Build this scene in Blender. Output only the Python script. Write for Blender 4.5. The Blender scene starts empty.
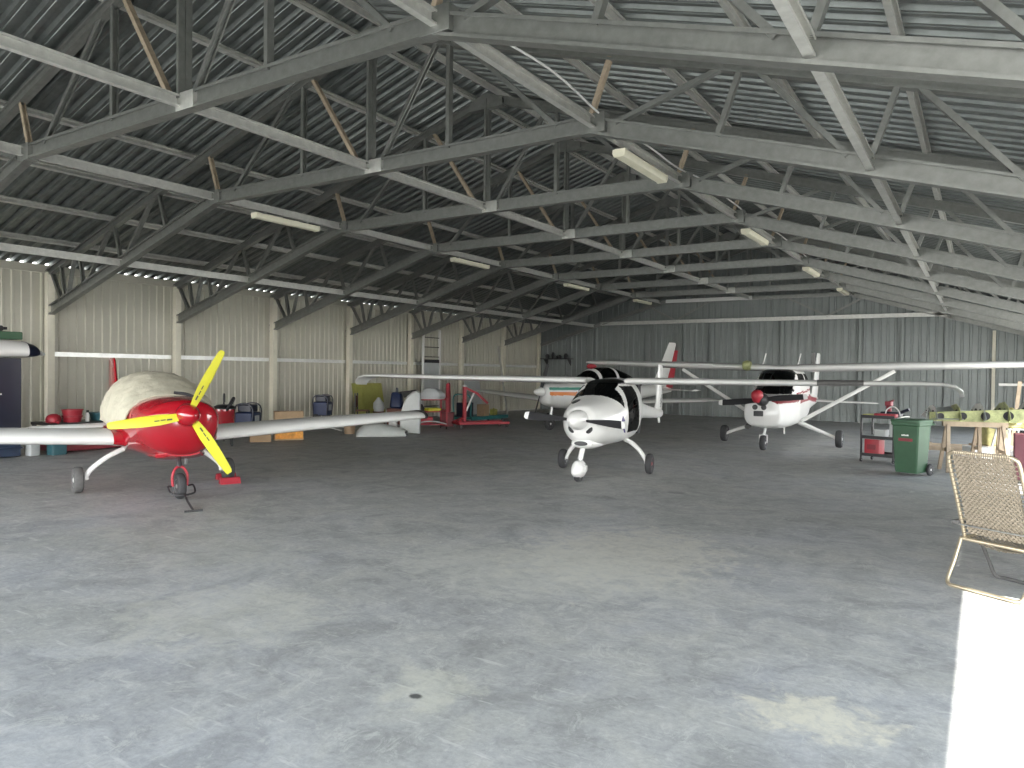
import bpy, bmesh, math, random
from mathutils import Vector, Matrix
random.seed(7)
PI = math.pi
SC = bpy.context.scene
COL = SC.collection

# ------------------------------------------------------------------ materials
MATS = {}
def mat(name, col, rough=.5, metal=0., var=0., scale=8., bump=0., bscale=40., coat=0., spec=.5, emit=None):
    m = bpy.data.materials.new(name); m.use_nodes = True
    nt = m.node_tree; b = nt.nodes['Principled BSDF']
    b.inputs['Base Color'].default_value = (*col, 1)
    b.inputs['Roughness'].default_value = rough
    b.inputs['Metallic'].default_value = metal
    b.inputs['Coat Weight'].default_value = coat
    b.inputs['Specular IOR Level'].default_value = spec
    tc = nt.nodes.new('ShaderNodeTexCoord')
    if var:
        n = nt.nodes.new('ShaderNodeTexNoise'); n.inputs['Scale'].default_value = scale
        n.inputs['Detail'].default_value = 6; n.inputs['Roughness'].default_value = .65
        nt.links.new(tc.outputs['Object'], n.inputs['Vector'])
        r = nt.nodes.new('ShaderNodeValToRGB')
        r.color_ramp.elements[0].position = .3; r.color_ramp.elements[1].position = .7
        r.color_ramp.elements[0].color = (*[c*(1-var) for c in col], 1)
        r.color_ramp.elements[1].color = (*[min(1, c*(1+var)) for c in col], 1)
        nt.links.new(n.outputs['Fac'], r.inputs['Fac']); nt.links.new(r.outputs['Color'], b.inputs['Base Color'])
    if bump:
        n2 = nt.nodes.new('ShaderNodeTexNoise'); n2.inputs['Scale'].default_value = bscale
        n2.inputs['Detail'].default_value = 4
        nt.links.new(tc.outputs['Object'], n2.inputs['Vector'])
        bp = nt.nodes.new('ShaderNodeBump'); bp.inputs['Strength'].default_value = bump
        bp.inputs['Distance'].default_value = .02
        nt.links.new(n2.outputs['Fac'], bp.inputs['Height']); nt.links.new(bp.outputs['Normal'], b.inputs['Normal'])
    MATS[name] = m
    return m

def glass_mat(name, tint, gloss=.12):
    m = bpy.data.materials.new(name); m.use_nodes = True
    nt = m.node_tree; nt.nodes.clear()
    o = nt.nodes.new('ShaderNodeOutputMaterial'); mix = nt.nodes.new('ShaderNodeMixShader')
    t = nt.nodes.new('ShaderNodeBsdfTransparent'); t.inputs['Color'].default_value = (*tint, 1)
    g = nt.nodes.new('ShaderNodeBsdfGlossy'); g.inputs['Roughness'].default_value = .05
    lw = nt.nodes.new('ShaderNodeLayerWeight'); lw.inputs['Blend'].default_value = .25
    mr = nt.nodes.new('ShaderNodeMapRange')
    mr.inputs['To Min'].default_value = gloss*.4; mr.inputs['To Max'].default_value = min(1, gloss*4)
    nt.links.new(lw.outputs['Fresnel'], mr.inputs['Value']); nt.links.new(mr.outputs['Result'], mix.inputs['Fac'])
    nt.links.new(t.outputs['BSDF'], mix.inputs[1]); nt.links.new(g.outputs['BSDF'], mix.inputs[2])
    nt.links.new(mix.outputs['Shader'], o.inputs['Surface'])
    MATS[name] = m
    return m

def concrete():
    m = bpy.data.materials.new('concrete'); m.use_nodes = True
    nt = m.node_tree; b = nt.nodes['Principled BSDF']; L = nt.links.new
    tc = nt.nodes.new('ShaderNodeTexCoord')
    def noise(scale, detail=6, rough=.6, dist=0., stretch=None, off=0):
        mp = nt.nodes.new('ShaderNodeMapping'); mp.inputs['Location'].default_value = (off, off*.7, 0)
        if stretch: mp.inputs['Scale'].default_value = stretch
        L(tc.outputs['Object'], mp.inputs['Vector'])
        n = nt.nodes.new('ShaderNodeTexNoise'); n.inputs['Scale'].default_value = scale
        n.inputs['Detail'].default_value = detail; n.inputs['Roughness'].default_value = rough
        n.inputs['Distortion'].default_value = dist
        L(mp.outputs['Vector'], n.inputs['Vector']); return n.outputs['Fac']
    def ramp(fac, stops):
        r = nt.nodes.new('ShaderNodeValToRGB'); e = r.color_ramp.elements
        while len(e) < len(stops): e.new(.5)
        for i, (p, c) in enumerate(stops):
            e[i].position = p; e[i].color = (*c, 1) if len(c) == 3 else c
        L(fac, r.inputs['Fac']); return r.outputs['Color']
    def mixc(fac, a, bb, mode='MIX'):
        x = nt.nodes.new('ShaderNodeMix'); x.data_type = 'RGBA'; x.blend_type = mode
        if isinstance(fac, float): x.inputs['Factor'].default_value = fac
        else: L(fac, x.inputs['Factor'])
        for s, v in ((6, a), (7, bb)):
            if isinstance(v, tuple): x.inputs[s].default_value = (*v, 1)
            else: L(v, x.inputs[s])
        return x.outputs[2]
    def math_(op, a, bb, c=None):
        x = nt.nodes.new('ShaderNodeMath'); x.operation = op
        for s, v in ((0, a), (1, bb)):
            if isinstance(v, (int, float)): x.inputs[s].default_value = v
            else: L(v, x.inputs[s])
        x.use_clamp = op in ('MULTIPLY',) and c == 'c'
        return x.outputs[0]
    base = ramp(noise(.5, 6, .65, .5), [(.30, (.325, .328, .312)), (.5, (.36, .363, .357)), (.7, (.375, .383, .403))])
    mott = ramp(noise(8, 9, .78, 1.2, (1, 1.3, 1)), [(.30, (.80, .80, .81)), (.5, (1, 1, 1)), (.70, (1.16, 1.15, 1.12))])
    c = mixc(1.0, base, mott, 'MULTIPLY')
    fine = ramp(noise(30, 8, .8), [(.35, (.86, .86, .86)), (.65, (1.12, 1.12, 1.12))])
    c = mixc(1.0, c, fine, 'MULTIPLY')
    blot = ramp(noise(1.5, 7, .62, 1.5, (1, 1, 1), 14.), [(.36, (.80, .80, .795)), (.5, (1, 1, 1)), (.64, (1.12, 1.11, 1.07))])
    c = mixc(1.0, c, blot, 'MULTIPLY')
    def scuff(rot, off, lo, hi):
        mp = nt.nodes.new('ShaderNodeMapping'); mp.inputs['Rotation'].default_value = (0, 0, rot); mp.inputs['Scale'].default_value = (1.1, 7, 1); mp.inputs['Location'].default_value = (off, off, 0)
        L(tc.outputs['Object'], mp.inputs['Vector'])
        n = nt.nodes.new('ShaderNodeTexNoise'); n.inputs['Scale'].default_value = 2.4; n.inputs['Detail'].default_value = 7; n.inputs['Roughness'].default_value = .62
        L(mp.outputs['Vector'], n.inputs['Vector'])
        mr = nt.nodes.new('ShaderNodeMapRange'); L(n.outputs['Fac'], mr.inputs['Value']); mr.inputs['From Min'].default_value = lo; mr.inputs['From Max'].default_value = hi
        return mr.outputs['Result']
    c = mixc(math_('MULTIPLY', scuff(.5, 2., .61, .67), .55), c, (.55, .55, .52))
    c = mixc(math_('MULTIPLY', scuff(1.2, 7., .62, .70), .45), c, (.55, .55, .53))
    c = mixc(math_('MULTIPLY', scuff(.2, 12., .60, .70), .45), c, (.20, .205, .20))
    # worn pale scraping
    wear = ramp(noise(3.4, 12, .85, 1.0, (1.3, 1, 1), 3.1), [(.53, (0, 0, 0)), (.60, (1, 1, 1))])
    c = mixc(math_('MULTIPLY', wear, .62), c, (.50, .50, .47))
    # beige rubbed patches with a place of their own
    sep = nt.nodes.new('ShaderNodeSeparateXYZ'); L(tc.outputs['Object'], sep.inputs[0])
    def patch(x, y, rx, ry, edge=.5, sc=2.5, off=0, ns=.9):
        dx = math_('DIVIDE', math_('SUBTRACT', sep.outputs[0], x), rx)
        dy = math_('DIVIDE', math_('SUBTRACT', sep.outputs[1], y), ry)
        d = math_('SQRT', math_('ADD', math_('MULTIPLY', dx, dx), math_('MULTIPLY', dy, dy)), 0)
        d = math_('ADD', d, math_('MULTIPLY', math_('SUBTRACT', noise(sc, 8, .7, .5, None, off), .5), ns*2))
        mr = nt.nodes.new('ShaderNodeMapRange'); mr.inputs['From Min'].default_value = 1.0
        mr.inputs['From Max'].default_value = 1.0-edge; L(d, mr.inputs['Value'])
        if rx < .2: return mr.outputs['Result']
        sp_ = nt.nodes.new('ShaderNodeMapRange'); L(noise(9, 10, .8, .6, None, off+3), sp_.inputs['Value'])
        sp_.inputs['From Min'].default_value = .42; sp_.inputs['From Max'].default_value = .56; sp_.inputs['To Min'].default_value = .45
        return math_('MULTIPLY', mr.outputs['Result'], sp_.outputs['Result'])
    for (x, y, rx, ry, k, col, off) in (
            (-.67, 3.80, .36, .28, .9, (.60, .57, .47), 1.3),
            (-2.75, 6.2, 1.0, 1.3, .75, (.56, .54, .47), 5.2),
            (-3.2, 5.3, 1.5, .9, .5, (.54, .54, .49), 8.2),
            (-2.42, 3.0, .30, .28, .5, (.58, .57, .48), 2.2),
            (-4.3, 3.1, .8, .7, .4, (.57, .56, .48), 7.7),
            (-6.2, 4.1, 1.4, .7, .25, (.54, .54, .48), 11.2)):
        c = mixc(math_('MULTIPLY', patch(x, y, rx, ry, .35, 5.5, off, 1.3), k), c, col)
    # oil drips
    for (x, y, r_, off) in ((-2.41, 2.87, .042, 4.4), (-3.6, 9.9, .16, 9.1), (-4.2, 8.9, .2, 6.6)):
        c = mixc(math_('MULTIPLY', patch(x, y, r_, r_*.75, .4, 14, off, .7), .9 if r_ < .1 else .35), c, (.05, .05, .05))
    # saw-cut joints
    for axis, pos in ((0, -12.6), (0, -6.4), (1, 7.96), (1, 16.96), (1, 25.0)):
        d = math_('ABSOLUTE', math_('SUBTRACT', sep.outputs[axis], pos), 0)
        j = math_('LESS_THAN', d, .012)
        c = mixc(math_('MULTIPLY', j, .55 if pos == -12.6 else .16), c, (.10, .10, .10))
    L(c, b.inputs['Base Color'])
    rr = nt.nodes.new('ShaderNodeMapRange'); L(noise(2.2, 5), rr.inputs['Value'])
    rr.inputs['To Min'].default_value = .45; rr.inputs['To Max'].default_value = .75
    L(rr.outputs['Result'], b.inputs['Roughness'])
    bp = nt.nodes.new('ShaderNodeBump'); bp.inputs['Strength'].default_value = .12; bp.inputs['Distance'].default_value = .01
    L(noise(40, 5), bp.inputs['Height']); L(bp.outputs['Normal'], b.inputs['Normal'])
    return m

M = MATS
mat('roof_sheet', (.19, .205, .20), .40, .75, .2, 5, .08, 60)
mat('galv', (.255, .26, .245), .42, .7, .14, 9, .03, 50)
mat('galv_bright', (.55, .55, .52), .42, .55, .12, 10)
mat('primer_brown', (.34, .275, .20), .7, 0, .25, 12)
mat('galv_rail', (.80, .81, .79), .35, .45, .08, 6)
mat('wall_beige', (.46, .445, .375), .5, 0, .05, 1.2)
mat('wall_grey', (.215, .235, .228), .45, .2, .08, 1.5)
mat('column_cream', (.66, .63, .52), .5, 0, .08, 3)
mat('white_paint', (.70, .70, .68), .28, 0, .03, 2, coat=.3)
mat('white_wing', (.66, .66, .64), .25, 0, .03, 1.5, coat=.4)
mat('red_paint', (.30, .004, .012), .14, 0, .06, 3, coat=.8)
mat('red_matte', (.34, .022, .035), .45, 0, .12, 5)
mat('maroon', (.085, .018, .028), .5, 0, .1, 5)
mat('dark_red', (.20, .02, .03), .5, 0, .15, 5)
mat('yellow_paint', (.56, .535, .03), .38, 0, .04, 6)
mat('tyre', (.035, .035, .037), .75, 0, .2, 20)
mat('tyre_grey', (.09, .088, .086), .8, 0, .15, 20)
mat('black', (.02, .02, .022), .45, 0, .1, 10)
mat('black_matte', (.025, .025, .028), .8, 0, .1, 10)
mat('metal', (.55, .55, .54), .35, .85, .1, 20)
mat('cover_cloth', (.42, .395, .31), .85, 0, .10, 6, 1.0, 7)
mat('navy', (.006, .009, .024), .35, 0, .15, 3)
mat('navy_light', (.015, .03, .065), .45, 0, .15, 4)
mat('blue', (.01, .022, .075), .45, 0, .2, 6)
mat('teal', (.02, .16, .16), .5, 0, .15, 6)
mat('teal_dark', (.03, .10, .12), .5, 0, .15, 6)
mat('cardboard', (.44, .31, .19), .8, 0, .1, 8)
mat('tan', (.45, .32, .21), .7, 0, .1, 8)
mat('orange_print', (.75, .33, .06), .6, 0, .35, 7)
mat('fibreglass', (.46, .48, .46), .4, 0, .08, 4)
mat('pale_grey', (.44, .46, .46), .5, 0, .06, 4)
mat('mustard', (.33, .33, .085), .6, 0, .1, 4)
mat('brown_wood', (.16, .055, .035), .55, 0, .2, 8)
mat('raw_wood', (.36, .285, .205), .65, 0, .2, 5)
mat('bin_green', (.03, .085, .042), .5, 0, .1, 5)
mat('zinc_green', (.27, .29, .13), .5, .1, .45, 7)
mat('alloy_sheet', (.40, .42, .40), .35, .7, .2, 8)
mat('engine_yellow', (.45, .41, .17), .5, 0, .3, 9)
mat('gold_tube', (.58, .50, .36), .28, .75, .08, 12)
mat('webbing', (.24, .205, .155), .75, 0, .2, 40)
mat('orange_stripe', (.65, .20, .04), .3, 0, .05, 4)
mat('green_stripe', (.10, .32, .25), .3, 0, .05, 4)
mat('lamp_plastic', (.74, .71, .56), .45, 0, .06, 5)
mat('cable_white', (.7, .7, .68), .5)
mat('purple', (.05, .03, .18), .4)
mat('seat_dark', (.03, .03, .033), .8, 0, .2, 10)
mat('apron', (.48, .47, .44), .8, 0, .1, 1.2)
mat('bottle_white', (.7, .7, .68), .4)
glass_mat('cabin_glass', (.30, .32, .33), .16)
glass_mat('dark_glass', (.05, .055, .06), .12)
M['concrete'] = concrete()

# ------------------------------------------------------------------ mesh helpers
class MB:
    def __init__(s): s.v = []; s.f = []
    def add(s, vs, fs):
        o = len(s.v); s.v += [tuple(v) for v in vs]; s.f += [tuple(i+o for i in f) for f in fs]; return s
    def box(s, x0, x1, y0, y1, z0, z1, rz=0, piv=None, tilt=None):
        vs = [Vector((x, y, z)) for z in (z0, z1) for y in (y0, y1) for x in (x0, x1)]
        if rz or tilt:
            p = Vector(piv) if piv else Vector(((x0+x1)/2, (y0+y1)/2, z0))
            R = Matrix.Rotation(rz, 3, 'Z')
            if tilt: R = R @ Matrix.Rotation(tilt[1], 3, tilt[0])
            vs = [R @ (v-p) + p for v in vs]
        return s.add(vs, [(0, 2, 3, 1), (4, 5, 7, 6), (0, 1, 5, 4), (2, 6, 7, 3), (0, 4, 6, 2), (1, 3, 7, 5)])
    def rbox(s, x0, x1, y0, y1, z0, z1, r, seg=3, rz=0, axis='z', taper=1.0):
        """box with rounded edges along one axis and a small chamfer on the caps"""
        cx, cy = (x0+x1)/2, (y0+y1)/2; hx, hy = (x1-x0)/2, (y1-y0)/2
        def ring(sh, z):
            out = []
            for qx, qy, a0 in ((1, 1, 0), (-1, 1, PI/2), (-1, -1, PI), (1, -1, 1.5*PI)):
                for k in range(seg+1):
                    a = a0+k*PI/2/seg
                    out.append(Vector((qx*(hx-r)+math.cos(a)*(r-sh) + 0, qy*(hy-r)+math.sin(a)*(r-sh), z)))
            return out
        c = min(r*.5, (z1-z0)*.2)
        rings = [ring(c, z0), ring(0, z0+c), ring(0, z1-c), ring(c, z1)]
        for i, rg in enumerate(rings):
            k = 1 if i < 2 else taper
            for v in rg: v.x *= k; v.y *= k
        R = Matrix.Rotation(rz, 3, 'Z')
        rings = [[R @ v + Vector((cx, cy, 0)) for v in rg] for rg in rings]
        return s.loft(rings, True, True)
    def loft(s, rings, cap0=False, cap1=False, closed=True):
        n = len(rings[0]); vs = [v for r in rings for v in r]; fs = []
        for i in range(len(rings)-1):
            for j in range(n if closed else n-1):
                k = (j+1) % n
                fs.append((i*n+j, i*n+k, (i+1)*n+k, (i+1)*n+j))
        if cap0: fs.append(tuple(range(n-1, -1, -1)))
        if cap1: fs.append(tuple(range((len(rings)-1)*n, len(rings)*n)))
        return s.add(vs, fs)
    def tube(s, pts, r, n=8, close=False, caps=True):
        pts = [Vector(p) for p in pts]; rings = []
        rs = r if isinstance(r, (list, tuple)) else [r]*len(pts)
        N = len(pts); prev = None
        for i, p in enumerate(pts):
            if close: t = (pts[(i+1) % N]-pts[i-1]).normalized()
            else: t = (pts[min(i+1, N-1)]-pts[max(i-1, 0)]).normalized()
            if prev is None:
                u = t.orthogonal().normalized()
            else:
                u = (prev - t*prev.dot(t))
                u = u.normalized() if u.length > 1e-6 else t.orthogonal().normalized()
            prev = u; w = t.cross(u)
            rings.append([p + (u*math.cos(a)+w*math.sin(a))*rs[i] for a in [2*PI*k/n for k in range(n)]])
        if close: rings.append(rings[0])
        return s.loft(rings, caps and not close, caps and not close)
    def lathe(s, prof, o=(0, 0, 0), axis='z', n=24):
        """prof = [(radius, height)]"""
        o = Vector(o); rings = []
        for r, h in prof:
            rg = []
            for k in range(n):
                a = 2*PI*k/n; c, q = math.cos(a)*max(r, 1e-4), math.sin(a)*max(r, 1e-4)
                v = {'z': (c, q, h), 'y': (q, h, c), 'x': (h, c, q)}[axis]
                rg.append(o+Vector(v))
            rings.append(rg)
        return s.loft(rings, True, True)
    def prism(s, poly, p0, p1, up):
        """2-D polygon (side, up) swept from p0 to p1"""
        p0, p1 = Vector(p0), Vector(p1); t = (p1-p0).normalized(); up = Vector(up)
        side = t.cross(up).normalized(); u2 = side.cross(t)
        return s.loft([[p+side*a+u2*b for a, b in poly] for p in (p0, p1)], True, True)
    def plate(s, poly, n, th):
        """3-D planar polygon thickened along n"""
        n = Vector(n).normalized()*th/2
        return s.loft([[Vector(p)-n for p in poly], [Vector(p)+n for p in poly]], True, True)
    def xf(s, mtx):
        s.v = [tuple(mtx @ Vector(v)) for v in s.v]; return s

def obj(name, mb, m, parent=None, smooth=40, bevel=0, label=None):
    me = bpy.data.meshes.new(name); me.from_pydata(mb.v, [], mb.f)
    bm = bmesh.new(); bm.from_mesh(me); bmesh.ops.recalc_face_normals(bm, faces=bm.faces); bm.to_mesh(me); bm.free()
    me.materials.append(M[m] if isinstance(m, str) else m)
    if smooth:
        me.shade_smooth(); me.set_sharp_from_angle(angle=math.radians(smooth))
    o = bpy.data.objects.new(name, me); COL.objects.link(o)
    if parent: o.parent = parent
    if bevel:
        b = o.modifiers.new('bevel', 'BEVEL'); b.width = bevel; b.segments = 2; b.limit_method = 'ANGLE'; b.angle_limit = .6
    if label: o['label'] = label
    return o
def tag(o, label, cat, group=None):
    o['label'] = label; o['category'] = cat
    if group: o['group'] = group
    return o
def thing(name, label, cat, loc=(0, 0, 0), rz=0, group=None):
    o = bpy.data.objects.new(name, None); COL.objects.link(o)
    o.location = loc; o.rotation_euler = (0, 0, rz); o.empty_display_size = .1
    return tag(o, label, cat, group)
def struct(name, mb, m, smooth=0):
    o = obj(name, mb, m, None, smooth); o['kind'] = 'structure'; return o
def dup(root, label, loc=None, rz=None):
    r = root.copy(); COL.objects.link(r); r['label'] = label
    if loc is not None: r.location = loc
    if rz is not None: r.rotation_euler = (0, 0, rz)
    for ch in list(root.children):
        c = ch.copy(); COL.objects.link(c); c.parent = r
        for g in list(ch.children):
            d = g.copy(); COL.objects.link(d); d.parent = c
    return r

# ------------------------------------------------------------------ building dimensions (metres)
HC = 1.665                      # eye height
XR, XL, XC = 1.89, -17.19, -7.65   # right wall, left wall, ridge
BAY = 3.0
Y0 = 1.956
def YT(n): return Y0 + BAY*n    # truss plane n
YB = YT(9) + .12                # back wall
YF = YT(-1)                     # open front
SLOPE = .305
def roofz(x): return 6.81 - SLOPE*abs(x-XC)
def topz(x): return 6.635 - SLOPE*abs(x-XC)
def botz(x):
    d = abs(x-XC)
    return 4.66 if d <= 3.67 else 4.66 - .303*(d-3.67)

# ---- floor and ground
fl = MB()
fl.box(XL-.1, XR+.1, YF-.3, YB+.1, -.15, 0)
struct('floor', fl, 'concrete')
g = MB(); g.box(-70, 60, -60, 90, -.3, -.06)
struct('ground', g, 'apron')

# ---- corrugated sheets
def corr(n0, n1, pitch, prof):
    pts = []; k = 0; a = n0
    while a < n1:
        for u, h in prof:
            if a+u*pitch <= n1: pts.append((a+u*pitch, h))
        a += pitch
    pts.append((n1, 0)); return pts
WPROF = [(0, 0), (.62, 0), (.70, 1), (.92, 1)]
RPROF = [(0, 0), (.14, 0), (.17, .16), (.21, .16), (.24, 0), (.50, 0), (.60, 1), (.90, 1)]
def wall_y(name, x, y0, y1, z0, zt, m, sgn, d=.03, pitch=.19, mid=None):
    """sheet wall in the plane x; ribs stick out by sgn*d"""
    mb = MB(); P = corr(y0, y1, pitch, WPROF); a = []
    for y, h in P: a.append([(x+sgn*h*d, y, z0), (x+sgn*h*d, y, zt)])
    vs = [v for q in a for v in q]
    mb.add(vs, [(2*i, 2*i+2, 2*i+3, 2*i+1) for i in range(len(P)-1)])
    return struct(name, mb, m)
wall_y('wall_left', XL-.11, YF, YB+.1, 0, 3.84, 'wall_beige', 1)
def wall_x(name, y, x0, x1, m, sgn, z0=0, d=.03, pitch=.25):
    mb = MB(); P = corr(x0, x1, pitch, WPROF); a = []
    for x, h in P:
        if roofz(x) > z0: a.append([(x, y+sgn*h*d, z0), (x, y+sgn*h*d, roofz(x)+.01)])
    P = a
    vs = [v for q in a for v in q]
    mb.add(vs, [(2*i, 2*i+2, 2*i+3, 2*i+1) for i in range(len(P)-1)])
    return struct(name, mb, m)
wall_x('wall_back', YB+.04, XL-.12, XR+.12, 'wall_grey', -1)
wf = wall_x('wall_front', YF, XL-.12, XR+.12, 'wall_grey', 1, 3.75)
# right wall: two open bays let the sun in, the second lengthened unseen to brighten the back, the rest is sheeted
rw = MB()
def sheet(y0, y1, z0, z1):
    P = corr(y0, y1, .19, WPROF); x = XR+.11
    vs = []
    for y, h in P: vs += [(x-h*.03, y, z0), (x-h*.03, y, z1)]
    rw.add(vs, [(2*i, 2*i+2, 2*i+3, 2*i+1) for i in range(len(P)-1)])
OPEN1, OPEN2, HEAD = (YF-.1, 6.35), (12.3, 25.6), 3.06
sheet(YF, YB+.1, HEAD, 3.84); sheet(OPEN1[1], OPEN2[0], 0, HEAD); sheet(OPEN2[1], YB+.1, 0, HEAD)
struct('wall_right', rw, 'wall_beige')
tb_ = MB(); tb_.box(XR+.06, XR+.16, OPEN1[0], OPEN1[1]+.05, HEAD, HEAD+.14); tb_.box(XR+.06, XR+.16, OPEN1[1]-.02, OPEN1[1]+.08, 0, HEAD)
struct('trim_right_opening', tb_, 'galv')
tb_ = MB(); tb_.box(XR+.06, XR+.16, OPEN2[0]-.05, OPEN2[1]+.05, HEAD, HEAD+.14)
for y_ in OPEN2: tb_.box(XR+.06, XR+.16, y_-.05, y_+.05, 0, HEAD)
struct('trim_right_bay', tb_, 'galv')
# roof
rf = MB()
P = corr(YF-.2, YB+.15, .25, RPROF)
for sgn in (-1, 1):
    xe = XL-.11 if sgn < 0 else XR+.3
    vs = []
    for y, h in P: vs += [(XC, y, roofz(XC)+h*.06), (xe, y, roofz(xe)+h*.06)]
    rf.add(vs, [(2*i, 2*i+2, 2*i+3, 2*i+1) for i in range(len(P)-1)])
rf.loft([[(XC-.25, y, roofz(XC-.25)+.065), (XC, y, roofz(XC)+.075), (XC+.25, y, roofz(XC+.25)+.065)] for y in (YF-.2, YB+.15)], closed=False)
struct('ceiling', rf, 'roof_sheet')

# ------------------------------------------------------------------ steel frame
def cprof(w, h, t=.008, lip=.02, flip=1):
    """lipped C; web at side=0, flanges reach to side=w"""
    p = [(0, -h/2), (w, -h/2), (w, -h/2+lip), (w-t, -h/2+lip), (w-t, -h/2+t), (t, -h/2+t),
         (t, h/2-t), (w-t, h/2-t), (w-t, h/2-lip), (w, h/2-lip), (w, h/2), (0, h/2)]
    return [(a*flip, b) for a, b in p]
def chord(mb, p0, p1, h, w):
    for fl_ in (1, -1):
        mb.prism([(a+fl_*.001, b) for a, b in cprof(w, h, .010, .03, fl_)], p0, p1, (0, 0, 1))
def member(p0, p1, w=.075, h=.06, y=0, flip=1, sideoff=0):
    mb = MB()
    mb.prism([(a-h/2*flip, b) for a, b in cprof(h, w, .006, .015, flip)], (p0[0], y, p0[1]), (p1[0], y, p1[1]), (0, 1, 0))
    return mb
def at(dx, frac=0):
    """point between bottom (0) and top (1) chord centre at offset dx from the ridge"""
    return (XC+dx, botz(XC+dx)+.06) if frac == 0 else (XC+dx, topz(XC+dx)-.03)

def make_truss():
    t = thing('roof_truss', '', 'roof truss', (0, 0, 0), 0, 'galvanised roof trusses across the hangar')
    def pc(x0, x1, fz, nm, h, w):
        mb = MB(); chord(mb, (x0, 0, fz(x0)), (x1, 0, fz(x1)), h, w); obj(nm, mb, 'galv', t, 30)
    pc(XC-3.67, XC+3.67, botz, 'bottom_chord', .20, .062)
    pc(XL-.12, XC-3.60, botz, 'bottom_chord', .20, .062)
    pc(XC+3.60, XR-.35, botz, 'bottom_chord', .20, .062)
    pc(XL-.05, XC, topz, 'top_chord', .15, .055)
    pc(XC, XR+.05, topz, 'top_chord', .15, .055)
    for s in (-1, 1):
        def web(nm, d0, d1, m='galv', w=.075, y=0, kind=(0, 1)):
            a, b = at(s*d0, kind[0]), at(s*d1, kind[1])
            return obj(nm, member(a, b, w, .055, y, s), m, t, 30, label='brown primed post' if m == 'primer_brown' else None)
        web('web_post', 3.60, 3.86, 'primer_brown', .07)
        web('web_post', 1.45, 1.45, 'galv', .085)
        web('web_diagonal', 3.15, 1.68, 'galv')
        web('web_diagonal', 1.25, .22, 'primer_brown' if s < 0 else 'galv', kind=(1, 0))
        web('web_post', 5.16, 5.40)
        web('web_diagonal', 3.95, 5.22)
        web('web_diagonal', 5.58, 6.48, kind=(1, 0))
        web('web_post', 6.69, 6.92)
        web('web_diagonal', 7.08, 7.95, kind=(1, 0))
        web('web_post', 8.1, 8.27)
        web('web_diagonal', 8.45, 8.72, kind=(1, 0))
        web('web_post', 8.85, 9.02)
        web('web_diagonal', 9.0, 9.42, kind=(0, 1))
        # bolted cleat where the chords change slope
        mb = MB(); mb.box(XC+s*3.67-.16, XC+s*3.67+.16, -.072, .072, 4.545, 4.775)
        obj('gusset_plate', mb, 'galv', t, 30, .004)
    mb = MB()
    for yy in (-.045, .045):
        mb.prism([(a-.02, b) for a, b in cprof(.04, .08, .006, .012)], (XC, yy, 4.7), (XC, yy, topz(XC)-.02), (0, 1, 0))
    obj('king_post', mb, 'galv', t, 30)
    mb = MB(); mb.box(XC-.06, XC+.26, -.068, .068, 4.562, 4.758); obj('splice_plate', mb, 'galv_bright', t, 30, .004)
    mb = MB(); mb.plate([(XC-.35, 0, topz(XC-.35)-.09), (XC+.35, 0, topz(XC+.35)-.09), (XC+.35, 0, topz(XC+.35)+.07), (XC, 0, topz(XC)+.09), (XC-.35, 0, topz(XC-.35)+.07)], (0, 1, 0), .13)
    obj('apex_plate', mb, 'galv', t, 30)
    return t
ORD = ['', 'nearest the camera', 'second from the camera', 'third from the camera', 'fourth from the camera',
       'fifth from the camera', 'sixth from the camera', 'seventh from the camera', 'eighth from the camera']
tr = make_truss()
for n in range(1, 9):
    lab = 'galvanised steel roof truss spanning the hangar, ' + ORD[n]
    if n == 1: tr['label'] = lab; tr.location = (0, YT(1), 0)
    else: dup(tr, lab, (0, YT(n), 0))

# purlins over the top chords
PX = [.28, 1.62, 2.96, 4.30, 5.64, 6.98, 8.32]
WORD = ['topmost', 'second', 'third', 'fourth', 'fifth', 'sixth', 'lowest']
for s, nm in ((-1, 'left'), (1, 'right')):
    for i, d in enumerate(PX):
        x = XC+s*d; mb = MB(); z = roofz(x)-.052
        up = Vector((s*SLOPE, 0, 1)).normalized()
        mb.prism([(a-.03, b) for a, b in cprof(.06, .10, .007, .018)], (x, YF, z), (x, YB, z), up)
        w = WORD[i] + (' purlin down from the ridge' if 0 < i < 6 else ' purlin')
        tag(obj('roof_purlin', mb, 'galv_bright', None, 30), f'galvanised steel {w}, under the {nm} slope of the roof', 'purlin', 'purlins under the roof sheets')
# eave beams
for x, nm in ((XL-.04, 'left'), (XR+.04, 'right')):
    mb = MB(); mb.prism([(a-.03, b) for a, b in cprof(.07, .17, .008, .02)], (x, YF, roofz(x)-.09), (x, YB, roofz(x)-.09), (0, 0, 1))
    struct('trim_eave_'+nm, mb, 'wall_beige' if nm == 'left' else 'galv')
# lengthwise ties
for x, z, lab in ((XC-3.67, 4.66, 'lengthwise steel tie at the left bend of the trusses, carrying lamps'),
                  (XC, 4.66, 'lengthwise steel tie under the middle of the trusses'),
                  (XC+3.67, 4.66, 'lengthwise steel tie at the right bend of the trusses, with white cable'),
                  (XC-6.69, 3.73, 'lengthwise steel tie low on the left, near the wall'),
                  (XC+6.69, 3.74, 'lengthwise steel tie low on the right side of the roof')):
    mb = MB(); w, h = (.07, .13)
    mb.prism([(a-.035, b) for a, b in cprof(w, h, .008, .02)], (x, YF+.1, z+.01), (x, YB-.05, z+.01), (0, 0, 1))
    tag(obj('tie_beam', mb, 'galv_bright', None, 30), lab, 'tie beam', 'lengthwise tie beams between the trusses')

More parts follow.
